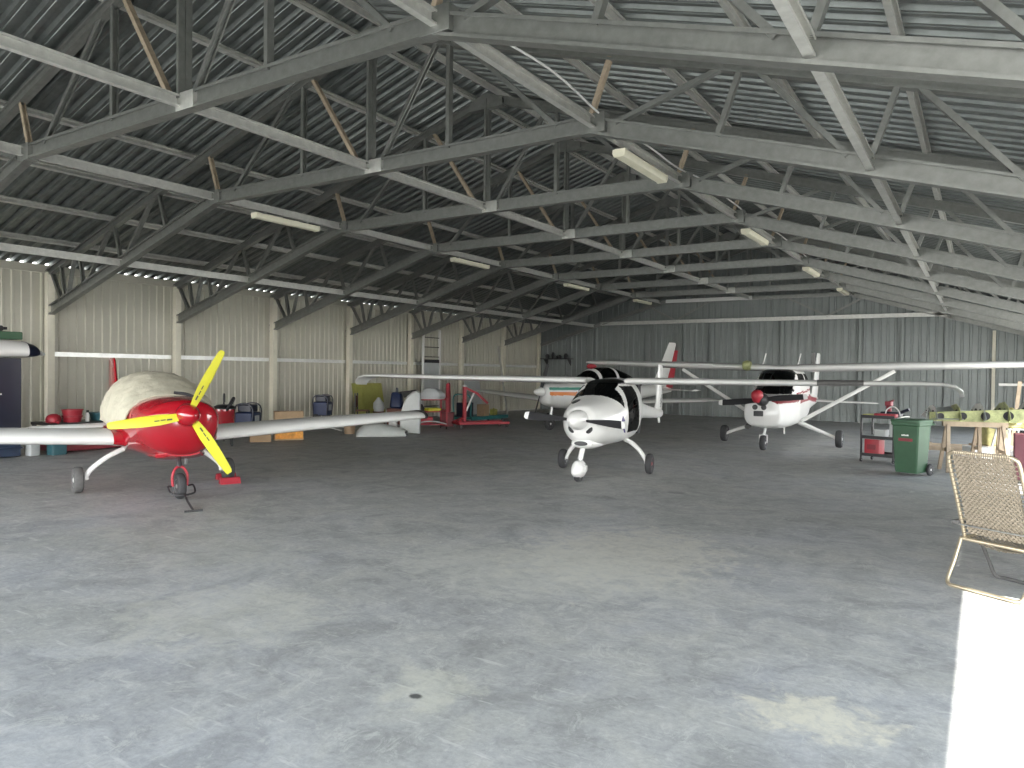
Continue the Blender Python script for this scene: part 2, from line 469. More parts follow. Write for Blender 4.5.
# white cable looping along the right tie
mb = MB(); pts = []
for i in range(0, 121):
    y = 5.1 + i*.19; sag = .03*math.sin(i*1.1)+.05*abs(math.sin((y-4.96)/3*PI))
    pts.append((XC+3.67+.10+.02*math.sin(i*.33), y, 4.78+.05*math.sin(i*.21)-.02*math.sin(i*.5)))
mb.tube(pts, .012, 6)
tag(obj('electric_cable', mb, 'cable_white'), 'white electric cable lying loosely along the right tie beam', 'cable')

# columns: left wall
def column(name_lab, x, y, zt, m='column_cream', w=.15, group='cream columns along the left wall'):
    t = thing('wall_column', name_lab, 'column', (x, y, 0), 0, group)
    mb = MB(); mb.box(-w/2, w/2, -w/2, w/2, .012, zt); obj('shaft', mb, m, t, 30, .006)
    mb = MB(); mb.box(-w*.7, w*.7, -w*.7, w*.7, 0, .012)
    for a in (-1, 1):
        for b in (-1, 1): mb.lathe([(.012, .012), (.012, .035)], (a*w*.58, b*w*.58, 0), 'z', 6)
    obj('base_plate', mb, 'galv', t, 30)
    return t
for n in range(1, 10):
    labs = ORD+['last before the back wall']
    if n == 1: continue
    column('square cream column on the left wall, ' + {2: 'beside the navy cabinet', 3: 'behind the red propeller plane', 4: 'behind the leaning cardboard box', 5: 'left of the mustard board',
           6: 'behind the tall white curved fairing', 7: 'just beyond the pale ladder frame', 8: 'second from the back corner', 9: 'in the back corner'}[n], XL+.02, YT(n) if n < 9 else YT(9)-.06, 3.72 if n < 9 else 3.5)
# left girt, one rail per bay
for n in range(1, 9):
    mb = MB(); y0, y1 = YT(n)+.09, YT(n+1)-.09
    mb.prism([(a, b) for a, b in cprof(.06, .10, .007, .018)], (XL-.07, y1, 1.95), (XL-.07, y0, 1.95), (0, 0, 1))
    o = obj('wall_girt', mb, 'galv_rail', None, 30)
    tag(o, 'galvanised rail across the left wall, ' + ['above the stored wing tip', 'behind the red plane tail', 'above the red vacuum cleaner', 'above the tall cardboard box', 'above the mustard board',
        'behind the pale ladder frame', 'in the bay just beyond the engine crane', 'in the last bay by the back wall'][n-1], 'wall rail', 'rails along the left wall')
# back wall columns and gable truss
for k in range(-6, 7):
    x = -7.77 + 1.345*k
    if x > 1.7: continue
    mb = MB(); 
    zt = 3.76 if -13.6 < x < -.7 else botz(x)-.12
    column('grey post on the back wall, ' + ['leftmost, beside the corner', 'second from the left corner', 'third from the left corner', 'fourth from the left corner', 'fifth from the left corner',
           'left of the swept white tailfin', 'right of the swept white tailfin', 'seventh from the right end', 'sixth from the right end', 'fifth from the right end', 'fourth from the right end', 'third from the right end', 'second from the right end'][k+6],
           x, YT(9)+.02, zt, 'wall_grey' if k != 6 else 'column_cream', .10, 'posts along the back wall')
t = thing('gable_truss', 'flat braced steel truss high on the back wall', 'roof truss', (0, YT(9)-.08, 0))
mb = MB(); chord(mb, (XC-6.4, 0, 3.83), (XC+6.9, 0, 3.83), .14, .05); obj('bottom_chord', mb, 'galv_bright', t, 30)
mb = MB(); chord(mb, (XC-3.7, 0, 4.66), (XC+3.7, 0, 4.66), .14, .05); obj('middle_chord', mb, 'galv', t, 30)
mb = MB(); mb.box(XC-3.4, XC+.1, -.09, -.07, 4.60, 4.74); obj('pale_strip', mb, 'white_paint', t, 30, label='pale painted strip')
for s in (-1, 1):
    mb = MB(); chord(mb, (XC+s*3.65, 0, 4.62), (XC+s*9.4, 0, 2.93), .14, .05); obj('sloping_chord', mb, 'galv', t, 30)
    mb = MB(); chord(mb, (XC, 0, topz(XC)), (XC+s*9.4, 0, topz(XC+9.4)), .14, .05); obj('top_chord', mb, 'galv', t, 30)
for a, b in ((-4.4, -3.0), (-1.6, -3.0), (1.4, 2.8), (4.2, 2.8)):
    obj('web_diagonal', member((XC+a, 4.6), (XC+b, 3.88), .08), 'galv', t, 30)
for a in (-3.67, -1.8, 0, 1.8, 3.67):
    obj('web_post', member((XC+a, 4.7), (XC+a, topz(XC+a)-.04), .08), 'galv', t, 30)
# knee brace by the corner and rail at right of the back wall
mb = MB(); mb.tube([(-14.6, 22.4, .0), (-17.0, 25.3, 2.73)], .04, 6)
tag(obj('leaning_pole', mb, 'galv_bright'), 'long pale pole leaning on the left wall near the back corner', 'pole')
mb = MB(); mb.box(.45, 1.8, YT(9)-.08, YT(9)-.03, 1.42, 1.50)
tag(obj('wall_girt', mb, 'galv_bright'), 'short pale rail at the right end of the back wall', 'wall rail')

# lamps hung under the ties
def make_lamp(loc, lab):
    t = thing('ceiling_lamp', lab, 'lamp', loc, 0, 'unlit batten lamps under the tie beams')
    mb = MB(); mb.prism([(-.065, -.045), (.065, -.045), (.085, .0), (.085, .05), (-.085, .05), (-.085, 0)], (0, -.72, 0), (0, .72, 0), (0, 0, 1))
    obj('diffuser', mb, 'lamp_plastic', t, 30, .006)
    for s in (-1, 1):
        mb = MB(); mb.prism([(-.07, -.05), (.07, -.05), (.09, .0), (.09, .055), (-.09, .055), (-.09, 0)], (0, s*.72, 0), (0, s*.76, 0), (0, 0, 1))
        obj('end_cap', mb, 'lamp_plastic', t, 30, .004)
    for s in (-.5, .5):
        mb = MB(); mb.box(-.02, .02, s-.02, s+.02, .05, .105); obj('bracket', mb, 'metal', t)
    return t
L0 = None
for i, (x, y, lab) in enumerate(((XC+3.67, 9.4, 'cream batten lamp under the right tie beam, nearest and largest of all'),
                  (XC+3.67, 15.35, 'cream batten lamp under the right tie beam, second from the camera'),
                  (XC+3.67, 21.2, 'cream batten lamp under the right tie beam, third from the camera'),
                  (XC+3.67, 26.6, 'cream batten lamp under the right tie beam, farthest from the camera'),
                  (XC-3.67, 9.5, 'cream batten lamp under the left tie beam, nearest the camera'),
                  (XC-3.67, 15.5, 'cream batten lamp under the left tie beam, second from the camera'),
                  (XC-3.67, 21.45, 'cream batten lamp under the left tie beam, third from the camera'),
                  (XC-3.67, 27.0, 'cream batten lamp under the left tie beam, farthest from the camera'))):
    if L0 is None: L0 = make_lamp((x, y, 4.50), lab)
    else: dup(L0, lab, (x, y, 4.50))

# ------------------------------------------------------------------ aircraft helpers
def pchip(xs, ys, x):
    n = len(xs)
    if x <= xs[0]: return ys[0]
    if x >= xs[-1]: return ys[-1]
    h = [xs[i+1]-xs[i] for i in range(n-1)]; d = [(ys[i+1]-ys[i])/h[i] for i in range(n-1)]
    m = [d[0]]+[0 if d[i-1]*d[i] <= 0 else 2*d[i-1]*d[i]/(d[i-1]+d[i]) for i in range(1, n-1)]+[d[-1]]
    for i in range(n-1):
        if x <= xs[i+1]:
            t = (x-xs[i])/h[i]; t2, t3 = t*t, t*t*t
            return (2*t3-3*t2+1)*ys[i]+(t3-2*t2+t)*h[i]*m[i]+(-2*t3+3*t2)*ys[i+1]+(t3-t2)*h[i]*m[i+1]
def sup(c, p): return math.copysign(abs(c)**p, c)
def fuselage(stations, nx=90, nr=72, power=1.0):
    """stations: (x, z_mid, half_width, up, down, squareness), nose first (x falling) -> rings"""
    st = sorted(stations, key=lambda q: q[0]); xs = [q[0] for q in st]
    colf = [[q[i] for q in st] for i in range(6)]
    rings = []
    for i in range(nx+1):
        x = xs[-1] + (xs[0]-xs[-1])*(i/nx)**power
        _, zc, hw, hu, hd, sq = [pchip(xs, c, x) for c in colf]
        rg = []
        for k in range(nr):
            a = 2*PI*k/nr; c, s_ = math.cos(a), math.sin(a)
            rg.append(Vector((x, hw*sup(c, 2/sq), zc+(hu if s_ > 0 else hd)*sup(s_, 2/sq))))
        rings.append(rg)
    return rings
def skin_parts(rings, classify, parts, parent, cap=(True, True)):
    """split the lofted skin into part meshes by what classify(centre) says; parts: key -> (name, material)"""
    n = len(rings[0]); buckets = {}
    def put(key, fv):
        b = buckets.setdefault(key, ({}, [], []))
        ids = []
        for q in fv:
            kq = (round(q.x, 5), round(q.y, 5), round(q.z, 5))
            if kq not in b[0]: b[0][kq] = len(b[1]); b[1].append(q)
            ids.append(b[0][kq])
        if len(set(ids)) >= 3: b[2].append(tuple(dict.fromkeys(ids)))
    for i in range(len(rings)-1):
        for j in range(n):
            k = (j+1) % n
            fv = [rings[i][j], rings[i][k], rings[i+1][k], rings[i+1][j]]
            c = (fv[0]+fv[1]+fv[2]+fv[3])/4
            put(classify(c), fv)
    if cap[0]: put(classify(rings[0][0]), list(rings[0])[::-1])
    if cap[1]: put(classify(rings[-1][0]), list(rings[-1]))
    out = {}
    for key, (d, vs, fs) in buckets.items():
        mb = MB(); mb.add(vs, fs)
        name, m = parts[key][:2]
        out[key] = obj(name, mb, m, parent, 50, label=parts[key][2] if len(parts[key]) > 2 else None)
    return out
AF = [(1, 0), (.9, .018), (.75, .042), (.55, .068), (.35, .082), (.2, .078), (.1, .063), (.04, .043), (.01, .022), (0, 0),
      (.01, -.016), (.04, -.028), (.1, -.036), (.2, -.040), (.35, -.038), (.55, -.028), (.75, -.016), (.9, -.006)]
def wing(secs, th=1.0, vertical=False, inc=0.0):
    """secs: (span position, x of leading edge, chord, height, thickness scale)"""
    rings = []
    for y, xl, c, z, k in secs:
        rg = []
        for u, h in AF:
            if vertical: rg.append(Vector((xl-u*c, h*c*k*th, y)))
            else: rg.append(Vector((xl-u*c, y, z+h*c*k*th-u*c*inc)))
        rings.append(rg)
    mb = MB(); mb.loft(rings, True, True); return mb
def wheel(parent, loc, r, w, tyre='tyre', hub='metal', yaw=0, name='wheel'):
    mb = MB(); R = r; h = w/2
    mb.lathe([(R*.5, -h*.75), (R*.72, -h), (R*.9, -h*.92), (R*.98, -h*.55), (R, 0), (R*.98, h*.55), (R*.9, h*.92), (R*.72, h), (R*.5, h*.75)], (0, 0, 0), 'y', 28)
    mb.xf(Matrix.Translation(loc) @ Matrix.Rotation(yaw, 4, 'Z'))
    o = obj(name, mb, tyre, parent, 50)
    mb = MB()
    mb.lathe([(.001, -h*.9), (R*.14, -h*.9), (R*.2, -h*.72), (R*.45, -h*.62), (R*.54, -h*.8), (R*.54, h*.8), (R*.45, h*.62), (R*.2, h*.72), (R*.14, h*.9), (.001, h*.9)], (0, 0, 0), 'y', 24)
    mb.xf(Matrix.Translation(loc) @ Matrix.Rotation(yaw, 4, 'Z'))
    obj('hub', mb, hub, o, 40)
    return o
def blade(r0, r1, roll, secs, x=0, z=0, pitch=(35, 15), th=.16, y=0, sweep=0):
    """propeller blade in the y-z disc, roll measured from +y towards +z; secs = [(frac, chord)]"""
    rings = []
    for f_, c in secs:
        r = r0+(r1-r0)*f_; pa = math.radians(pitch[0]+(pitch[1]-pitch[0])*f_); rg = []
        t = th*(1-.6*f_)
        for u, h in AF[::1]:
            q = (u-.4)*c; e = h*c*t/.08*.5
            rg.append(Vector((q*math.sin(pa)+e*math.cos(pa)+sweep*f_*f_, r, q*math.cos(pa)-e*math.sin(pa))))
        rings.append(rg)
    mb = MB(); mb.loft(rings, True, True)
    mb.xf(Matrix.Translation((x, y, z)) @ Matrix.Rotation(roll, 4, 'X'))
    return mb
def arc(pts, n=6):
    """Catmull-Rom through points"""
    P = [Vector(p) for p in pts]; P = [P[0]*2-P[1]]+P+[P[-1]*2-P[-2]]; out = []
    for i in range(1, len(P)-2):
        for k in range(n):
            t = k/n; a, b, c, d = P[i-1:i+3]
            out.append(.5*((2*b)+(c-a)*t+(2*a-5*b+4*c-d)*t*t+(3*b-a-3*c+d)*t**3))
    out.append(P[-2]); return out
def head(h): return math.atan2(h[1], h[0])

# ------------------------------------------------------------------ red low-wing plane
t = thing('light_aircraft', 'red low-wing propeller plane with yellow blades and a beige canopy cover', 'airplane', (-9.73, 5.92, 0), head((.947, -.321)))
RED = t
st = [(1.54, 1.04, .22, .17, .20, 2.1), (1.49, 1.03, .34, .23, .34, 2.2), (1.35, 1.0, .43, .28, .43, 2.3), (.95, .96, .52, .35, .455, 2.45), (.5, .93, .56, .36, .43, 2.7),
      (0, .90, .58, .42, .41, 2.7), (-.7, .90, .55, .40, .40, 2.6), (-1.5, .93, .44, .32, .36, 2.4), (-2.2, .93, .27, .22, .24, 2.2), (-3.0, .88, .14, .14, .14, 2.1), (-3.6, .86, .05, .07, .07, 2)]
def cls(c):
    return 'body'
skin_parts(fuselage(st, 70, 48), cls, {'body': ('fuselage', 'red_paint')}, t)
# spinner
mb = MB(); mb.lathe([(.15, 1.50), (.145, 1.58), (.125, 1.66), (.09, 1.735), (.04, 1.785), (.001, 1.795)], (0, 0, 1.09), 'x', 24)
obj('spinner', mb, 'red_paint', t)
for i, a in enumerate((63, 186, 303)):
    # image right is the plane's left (+y)
    b_ = obj('propeller_blade', blade(.10, .90, math.radians(a), [(0, .085), (.06, .10), (.3, .135), (.55, .13), (.8, .105), (.96, .085), (1, .06)], 1.60, 1.09, (62, 78) if False else (24, 8), .13), 'yellow_paint', t)
    mb = MB()
    for k, (u0, u1, v0, v1) in enumerate(((.20, .26, .012, .03), (.275, .33, .012, .024), (.345, .40, .014, .026))):
        mb.box(.022, .028, u0, u1, v0, v1)
    mb.xf(Matrix.Translation((1.60, 0, 1.09)) @ Matrix.Rotation(math.radians(a), 4, 'X'))
    obj('blade_decal', mb, 'black', b_, 0, label='small dark print near the blade root')
# exhaust and intake on the cowl, panel lip
mb = MB(); mb.lathe([(.055, 0), (.07, .0), (.075, .03), (.06, .035), (.052, .02)], (0, 0, 0), 'x', 20)
mb.xf(Matrix.Translation((1.33, -.26, .93)) @ Matrix.Rotation(math.radians(-22), 4, 'Z')); obj('air_intake', mb, 'dark_red', t)
mb = MB(); mb.lathe([(.048, 0), (.001, .002)], (0, 0, 0), 'x', 16); mb.xf(Matrix.Translation((1.352, -.268, .93)) @ Matrix.Rotation(math.radians(-22), 4, 'Z')); obj('intake_mesh', mb, 'black', t)
mb = MB(); mb.lathe([(.055, 0), (.07, .0), (.075, .03), (.06, .035), (.052, .02)], (0, 0, 0), 'x', 20)
mb.xf(Matrix.Translation((1.33, .26, .93)) @ Matrix.Rotation(math.radians(22), 4, 'Z')); obj('air_intake', mb, 'dark_red', t)
mb = MB(); mb.loft(fuselage([(1.36, .60, .20, .05, .04, 2.2), (1.2, .57, .30, .06, .065, 2.4), (.8, .54, .30, .06, .06, 2.4), (.5, .53, .2, .03, .03, 2)], 12, 24), True, True); obj('chin_scoop', mb, 'red_paint', t)
mb = MB(); mb.tube([(1.05, .12, .56), (1.0, .12, .42)], .018, 8); obj('exhaust_pipe', mb, 'metal', t)
# canopy cover: draped cloth
cst = [(.80, .97, .55, .36, .12, 2.1), (.72, .97, .60, .40, .10, 2.1), (.42, .95, .63, .55, .09, 2.15), (.05, .94, .645, .66, .08, 2.2), (-.5, .94, .61, .67, .08, 2.2), (-1.1, .96, .52, .54, .08, 2.1), (-1.7, 1.0, .40, .30, .08, 2.1), (-1.85, 1.0, .35, .2, .08, 2.1)]
rg = fuselage(cst, 60, 56)
for i, r in enumerate(rg):
    for k, v in enumerate(r):
        a = 2*PI*k/56
        w = 1.5*(.010*math.sin(7*a+i*.55)+.008*math.sin(17*a-i*.31)+.009*math.sin(i*1.1+3*a)+.009*math.sin(i*1.9-5*a+2*math.sin(4*a)))
        c = Vector((v.x, 0, 1.0)); d = (v-c)
        r[k] = c + d*(1+w)
        if v.x > .5 and abs(v.y) < .62:   # front hem slants back on the cowl
            r[k].x -= .0
mb = MB(); mb.loft(rg, False, False); cov = obj('canopy_cover', mb, 'cover_cloth', t, 60)
cov.modifiers.new('thick', 'SOLIDIFY').thickness = .008
mb = MB(); mb.tube(rg[0][:29], .017, 6); obj('cover_hem', mb, 'cover_cloth', cov)
mb = MB(); mb.tube(arc([(.80, .02, 1.345), (.86, .18, 1.32), (1.0, .28, 1.24), (1.1, .36, 1.12)]), .022, 6); obj('cover_strap', mb, 'black_matte', cov)
# wings
for s in (-1, 1):
    mb = wing([(s*.50, .62, 1.42, .70, 1.35), (s*.64, .56, 1.30, .715, 1.30)])
    mb.v = [tuple(v) for v in mb.v]; obj('wing_root', mb, 'red_paint', t, label='red wing root fairing')
    mb = wing([(s*.64, .555, 1.30, .715, 1.30), (s*2.2, .52, 1.20, .80, 1.25), (s*4.0, .45, 1.0, .885, 1.15), (s*4.15, .42, .92, .89, 1.1)])
    w = obj('wing', mb, 'white_wing', t)
    mb = wing([(s*4.13, .44, .96, .89, 1.25), (s*4.18, .44, .96, .892, 1.25)]); obj('tip_rim', mb, 'black', w)
    mb = wing([(s*4.18, .37, .80, .892, .8), (s*4.195, .36, .78, .892, .75)]); obj('tip_lens', mb, 'cover_cloth', w)
    mb = wing([(s*.06, -2.8, .72, .67, .9), (s*1.20, -2.9, .58, .655, .8), (s*1.24, -2.96, .48, .655, .5)]); obj('tailplane', mb, 'white_wing', t)
    # gear leg
    mb = MB(); mb.tube(arc([(0, s*.42, .56), (0, s*.62, .46), (0, s*.80, .32), (0, s*.86, .24), (0, s*.865, .17)]), [.034]*20+[.026]*5, 10); obj('gear_leg', mb, 'white_paint', t)
    mb = MB(); mb.tube([(0, s*.86, .17), (0, s*.96, .17)], .02, 8); obj('axle', mb, 'metal', t)
    wheel(t, (0, s*.97, .175), .175, .12, 'tyre_grey' if s < 0 else 'tyre')
mb = MB(); mb.loft([[Vector((-3.55+dx, y, z)) for dx, y in ((0, .015), (.1, .05), (.02, .06)) for z in (0,)] for z in (.9,)]) if False else None
mb = wing([(.92, -2.55, 1.0, 0, 1.0), (1.25, -2.85, .78, 0, .95), (1.80, -3.08, .52, 0, .9), (1.84, -3.12, .44, 0, .5)], 1, True); obj('tail_fin', mb, 'red_paint', t)
# nose gear
mb = MB(); mb.tube([(1.05, 0, .62), (1.18, 0, .40)], .032, 10); obj('nose_strut', mb, 'tyre', t)
mb = MB(); mb.tube(arc([(1.2, -.085, .165), (1.2, -.09, .30), (1.19, -.05, .39), (1.18, 0, .41), (1.19, .05, .39), (1.2, .09, .30), (1.2, .085, .165)]), .017, 8); obj('nose_fork', mb, 'red_matte', t)
wheel(t, (1.2, 0, .165), .165, .10, 'tyre')
# tow bar, chocks
mb = MB(); q = [(1.2, -.10, .165), (1.24, -.15, .17), (1.36, -.14, .10), (1.40, -.06, .08), (1.41, 0, .08), (1.40, .06, .08), (1.36, .14, .10), (1.24, .15, .17), (1.2, .10, .165)]
mb.tube(arc(q), .012, 6); mb.tube([(1.41, 0, .08), (1.75, -.045, .045), (2.2, -.10, .013)], .013, 6); mb.tube([(2.19, -.20, .013), (2.21, .0, .013)], .012, 6)
mb.xf(Matrix.Translation((-9.73, 5.92, 0)) @ Matrix.Rotation(head((.947, -.321)), 4, 'Z'))
tag(obj('tow_bar', mb, 'black'), 'black tow bar hooked on the nose wheel of the red plane', 'tow bar')
def chock(x, y, rz, lab):
    mb = MB(); mb.prism([(-.07, 0), (.07, 0), (.03, .09), (-.03, .09)], (-.14, 0, 0), (.14, 0, 0), (0, 0, 1))
    mb.xf(Matrix.Translation((x, y, 0)) @ Matrix.Rotation(rz, 4, 'Z'))
    tag(obj('wheel_chock', mb, 'red_matte', None, 30, .006), lab, 'wheel chock', 'red chocks by the red plane')
chock(-9.18, 6.70, head((.358, .934)), 'red wheel chock in front of the red plane wheel under the low blade')
chock(-9.62, 6.95, head((.358, .934)), 'red wheel chock behind the red plane wheel under the low blade')

# ------------------------------------------------------------------ white high-wing plane in the middle
t = thing('light_aircraft', 'white high-wing plane with a large windscreen and T-tail, in mid-hangar', 'airplane', (-5.40, 11.36, 0), head((.155, -.988)))
st = [(1.40, .94, .15, .15, .17, 2.0), (1.34, .92, .25, .23, .27, 2.1), (1.15, .91, .36, .30, .36, 2.2), (.75, .92, .46, .385, .41, 2.3), (.4, .95, .51, .51, .46, 2.4), (.1, .98, .52, .59, .49, 2.6), (-.4, 1.0, .50, .59, .50, 2.7),
      (-.8, 1.02, .43, .56, .46, 2.5), (-1.3, 1.02, .31, .40, .36, 2.2), (-1.9, .98, .20, .22, .24, 2.1), (-2.6, .92, .13, .14, .15, 2), (-3.4, .85, .10, .11, .12, 2), (-4.2, .80, .07, .09, .09, 2), (-4.45, .80, .02, .04, .04, 2)]
def pil(z): return .52-(z-1.05)*.45
def cls(c):
    x, y, z = c.x, abs(c.y), c.z
    if x > pil(z)+.05 and z > 1.05+1.2*(x-.50) and z > 1.05 and x < .85: return 'screen'
    if y < .27 and -.12 < x < .85 and z > max(1.2, 1.05+1.2*(x-.5)): return 'screen'
    if -.36+.22*(z-.7) < x < min(pil(z)-.06, .42) and .70 < z < 1.46 and y > .25:
        if x < .42 - .6*max(0, .82-z): return 'door' if c.y > 0 else 'door2'
    if -.15 < x < .6 and z > 1.5 and y < .33: return 'screen'
    return 'body'
parts = {'body': ('fuselage', 'white_paint'), 'screen': ('windscreen', 'cabin_glass'), 'door': ('door_window', 'dark_glass'), 'door2': ('door_window', 'dark_glass')}
skin_parts(fuselage(st, 330, 240, 1.12), cls, parts, t)
mb = MB(); mb.rbox(-.35, .05, -.42, -.04, .75, 1.25, .08); obj('seat', mb, 'seat_dark', t)
mb = MB(); mb.rbox(-.35, .05, .04, .42, .75, 1.25, .08); obj('seat', mb, 'seat_dark', t)
mb = MB(); mb.rbox(.42, .55, -.42, .42, .95, 1.24, .05); obj('instrument_panel', mb, 'black_matte', t)
mb = MB(); mb.box(-.8, -.6, -.4, .4, .62, 1.5); obj('cabin_bulkhead', mb, 'seat_dark', t)
mb = MB(); mb.lathe([(.145, 1.40), (.155, 1.45), (.15, 1.54), (.13, 1.63), (.095, 1.71), (.05, 1.765), (.001, 1.785)], (0, 0, .955), 'x', 28); obj('spinner', mb, 'white_paint', t)
for a, nm in ((176, 'l'), (-5, 'r')):
    b_ = obj('propeller_blade', blade(.15, .84 if nm == 'l' else .74, math.radians(a), [(0, .05), (.1, .06), (.35, .10), (.6, .13), (.85, .14), (.93, .135)], 1.54, .955, (38, 26), .12), 'black', t)
    obj('blade_tip', blade(.15, .84 if nm == 'l' else .74, math.radians(a), [(.93, .135), (.98, .12), (1.03, .08)], 1.54, .955, (38, 26), .12), 'white_paint', b_)
# air intakes
for s in (-1, 1):
    mb = MB(); mb.tube(arc([(1.36, s*.085, .76), (1.365, s*.145, .785), (1.35, s*.19, .855)]), [.015, .02, .028, .032, .034, .034, .034, .034, .034, .032, .028, .02, .012][:13], 8); obj('air_intake', mb, 'black', t)
mb = MB(); mb.loft(fuselage([(1.33, .58, .10, .045, .04, 2.2), (1.28, .575, .17, .08, .07, 2.3), (1.0, .56, .20, .09, .085, 2.5), (.55, .56, .20, .08, .08, 2.5), (.42, .56, .15, .05, .05, 2.2), (.36, .56, .05, .02, .02, 2)], 20, 28), True, True); obj('chin_scoop', mb, 'white_paint', t)
mb = MB(); mb.lathe([(.001, 0), (.12, .0), (.13, .012), (.001, .014)], (0, 0, 0), 'x', 24); mb.xf(Matrix.Translation((1.322, 0, .58)) @ Matrix.Diagonal((1, .85, .28, 1))); obj('scoop_mouth', mb, 'black', t)
mb = MB(); mb.rbox(.80, 1.02, .10, .34, 1.235, 1.285, .03) ; mb.xf(Matrix.Identity(4))
mb = MB(); mb.lathe([(.001, 0), (.085, 0), (.09, .01), (.001, .02)], (0, 0, 0), 'z', 20); mb.xf(Matrix.Translation((1.0, -.2, 1.21)) @ Matrix.Rotation(math.radians(14), 4, 'Y') @ Matrix.Rotation(math.radians(14), 4, 'X') @ Matrix.Diagonal((1.2, .8, 1, 1))); obj('cowl_vent', mb, 'black', t)
# side decal by the door
mb = MB(); mb.plate([(.66, .475, 1.0), (.58, .492, .90), (.70, .475, .90)], (0, 1, 0), .012); obj('emblem', mb, 'purple', t, 0, label='small dark triangular emblem by the door')
mb = MB(); mb.plate([(.64, .478, .87), (.56, .49, .72), (.60, .49, .72), (.68, .472, .87)], (0, 1, 0), .012); obj('side_stripe', mb, 'purple', t, 0)
for s in (-1, 1):
    secs = [(s*.34, .12, .98, 1.565, .95), (s*.46, .16, .98, 1.57, 1.0), (s*1.2, .14, .94, 1.575, 1.0), (s*3.3, .08, .80, 1.585, .95), (s*4.7, .0, .62, 1.60, .9), (s*5.0, -.03, .54, 1.595, .8), (s*5.16, -.05, .50, 1.565, .8), (s*5.25, -.09, .44, 1.50, .8), (s*5.27, -.13, .38, 1.43, .7)]
    secs = [(a, b, c, d-.03, e) for a, b, c, d, e in secs]
    w = obj('wing', wing(secs, inc=.06), 'white_wing', t)
    if s > 0:  # dark grey band over part of the leading edge
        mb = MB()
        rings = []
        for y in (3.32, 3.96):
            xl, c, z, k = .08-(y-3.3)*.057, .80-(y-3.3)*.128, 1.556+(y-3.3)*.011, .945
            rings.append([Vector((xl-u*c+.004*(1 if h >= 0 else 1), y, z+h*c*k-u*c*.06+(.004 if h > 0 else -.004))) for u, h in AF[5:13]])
        mb.loft(rings, closed=False); obj('leading_edge_band', mb, 'tyre_grey', w, 60)
    mb = MB(); mb.tube(arc([(0, s*.33, .56), (0, s*.46, .50), (0, s*.61, .36), (0, s*.69, .23), (0, s*.705, .17)]), [.04]*8+[.036]*8+[.03]*9, 10); obj('gear_leg', mb, 'white_paint', t)
    w2 = wheel(t, (0, s*.765, .17), .17, .10, 'tyre', 'dark_red' if s > 0 else 'metal')
    mb = wing([(s*.0, -3.95, .46, 1.89, .9), (s*.75, -4.0, .40, 1.89, .85), (s*1.12, -4.06, .30, 1.89, .7), (s*1.16, -4.1, .2, 1.89, .4)]); obj('tailplane', mb, 'white_wing', t)
mb = wing([(.80, -3.55, .85, 0, .8), (1.05, -3.78, .66, 0, .85), (1.45, -3.91, .52, 0, .85), (1.88, -3.99, .46, 0, .85)], 1, True); obj('tail_fin', mb, 'white_paint', t)
mb = MB()
for k in range(3): mb.plate([(-4.0, .046, .93+.07*k), (-4.22, .03, 1.05+.07*k), (-4.22, .03, 1.075+.07*k), (-4.0, .046, .95+.07*k)], (0, 1, 0), .012)
obj('fin_stripes', mb, 'black', t, 0)
mb = MB(); mb.tube([(-4.05, 0, .74), (-4.12, 0, .60)], .03, 8); obj('tail_skid', mb, 'white_paint', t)
mb = MB(); mb.tube([(1.20, 0, .55), (1.36, 0, .34)], .04, 10); obj('nose_strut', mb, 'white_paint', t)
mb = MB(); mb.tube([(1.36, 0, .36), (1.38, 0, .22)], .022, 8); obj('strut_rod', mb, 'metal', t)
rg = fuselage([(1.62, .17, .02, .02, .03, 2), (1.58, .17, .07, .09, .06, 2.2), (1.48, .17, .09, .16, .10, 2.4), (1.36, .17, .09, .16, .11, 2.4), (1.2, .18, .065, .10, .06, 2.2), (1.08, .19, .02, .03, .03, 2)], 24, 24)
mb = MB(); mb.loft(rg, True, True); obj('wheel_fairing', mb, 'white_paint', t)
mb = MB(); mb.box(1.33, 1.45, .07, .115, .16, .26); obj('tow_lug', mb, 'white_paint', t, 30, .01)
wheel(t, (1.42, 0, .115), .115, .09, 'tyre')

# ------------------------------------------------------------------ white plane with red stripe
t = thing('light_aircraft', 'white high-wing strutted plane with a red side stripe near the back wall', 'airplane', (-4.11, 18.40, 0), head((.02, -1)))
CE = t
st = [(1.86, .86, .36, .24, .26, 3.2), (1.83, .86, .40, .27, .32, 3.2), (1.4, .87, .43, .32, .40, 3.3), (.98, .88, .46, .345, .43, 3.4), (.80, .92, .48, .40, .46, 3.4), (.30, 1.02, .53, .82, .57, 3.2), (-.3, 1.05, .53, .83, .58, 3.4), (-.9, 1.06, .51, .80, .56, 3.2),
      (-1.6, 1.03, .42, .54, .48, 2.8), (-2.4, 1.0, .30, .34, .36, 2.5), (-3.6, .97, .17, .21, .22, 2.3), (-5.0, .96, .06, .12, .10, 2.2), (-5.3, .96, .03, .08, .06, 2.1)]
def cls(c):
    x, y, z = c.x, abs(c.y), c.z
    if .26 < x < 1.0 and z > 1.235 and z > 1.24+.3*(.8-x)*0 and y < .405: return 'screen'
    if -.95 < x < .45 and 1.44 < z < 1.72 and y > .35 and not (-.36 < x < -.26) and x < .45-(z-1.44)*.6: return 'side'
    if -1.75 < x < -1.0 and z > 1.42 + 0*(x) and z > 1.36: return 'side'
    mid = 1.075+.05*min(1, max(0, (1.83-x)*.8)) + (0 if x > -1 else (x+1)*.045)
    hw = .03 if x > 1.6 else .03+min(.035, (1.6-x)*.05)
    if abs(z-mid) < hw and x > -4.6: return 'stripe'
    if x < .62 and x > -2 and abs(z-(1.285-.05*x)) < .022: return 'stripe'
    return 'body'
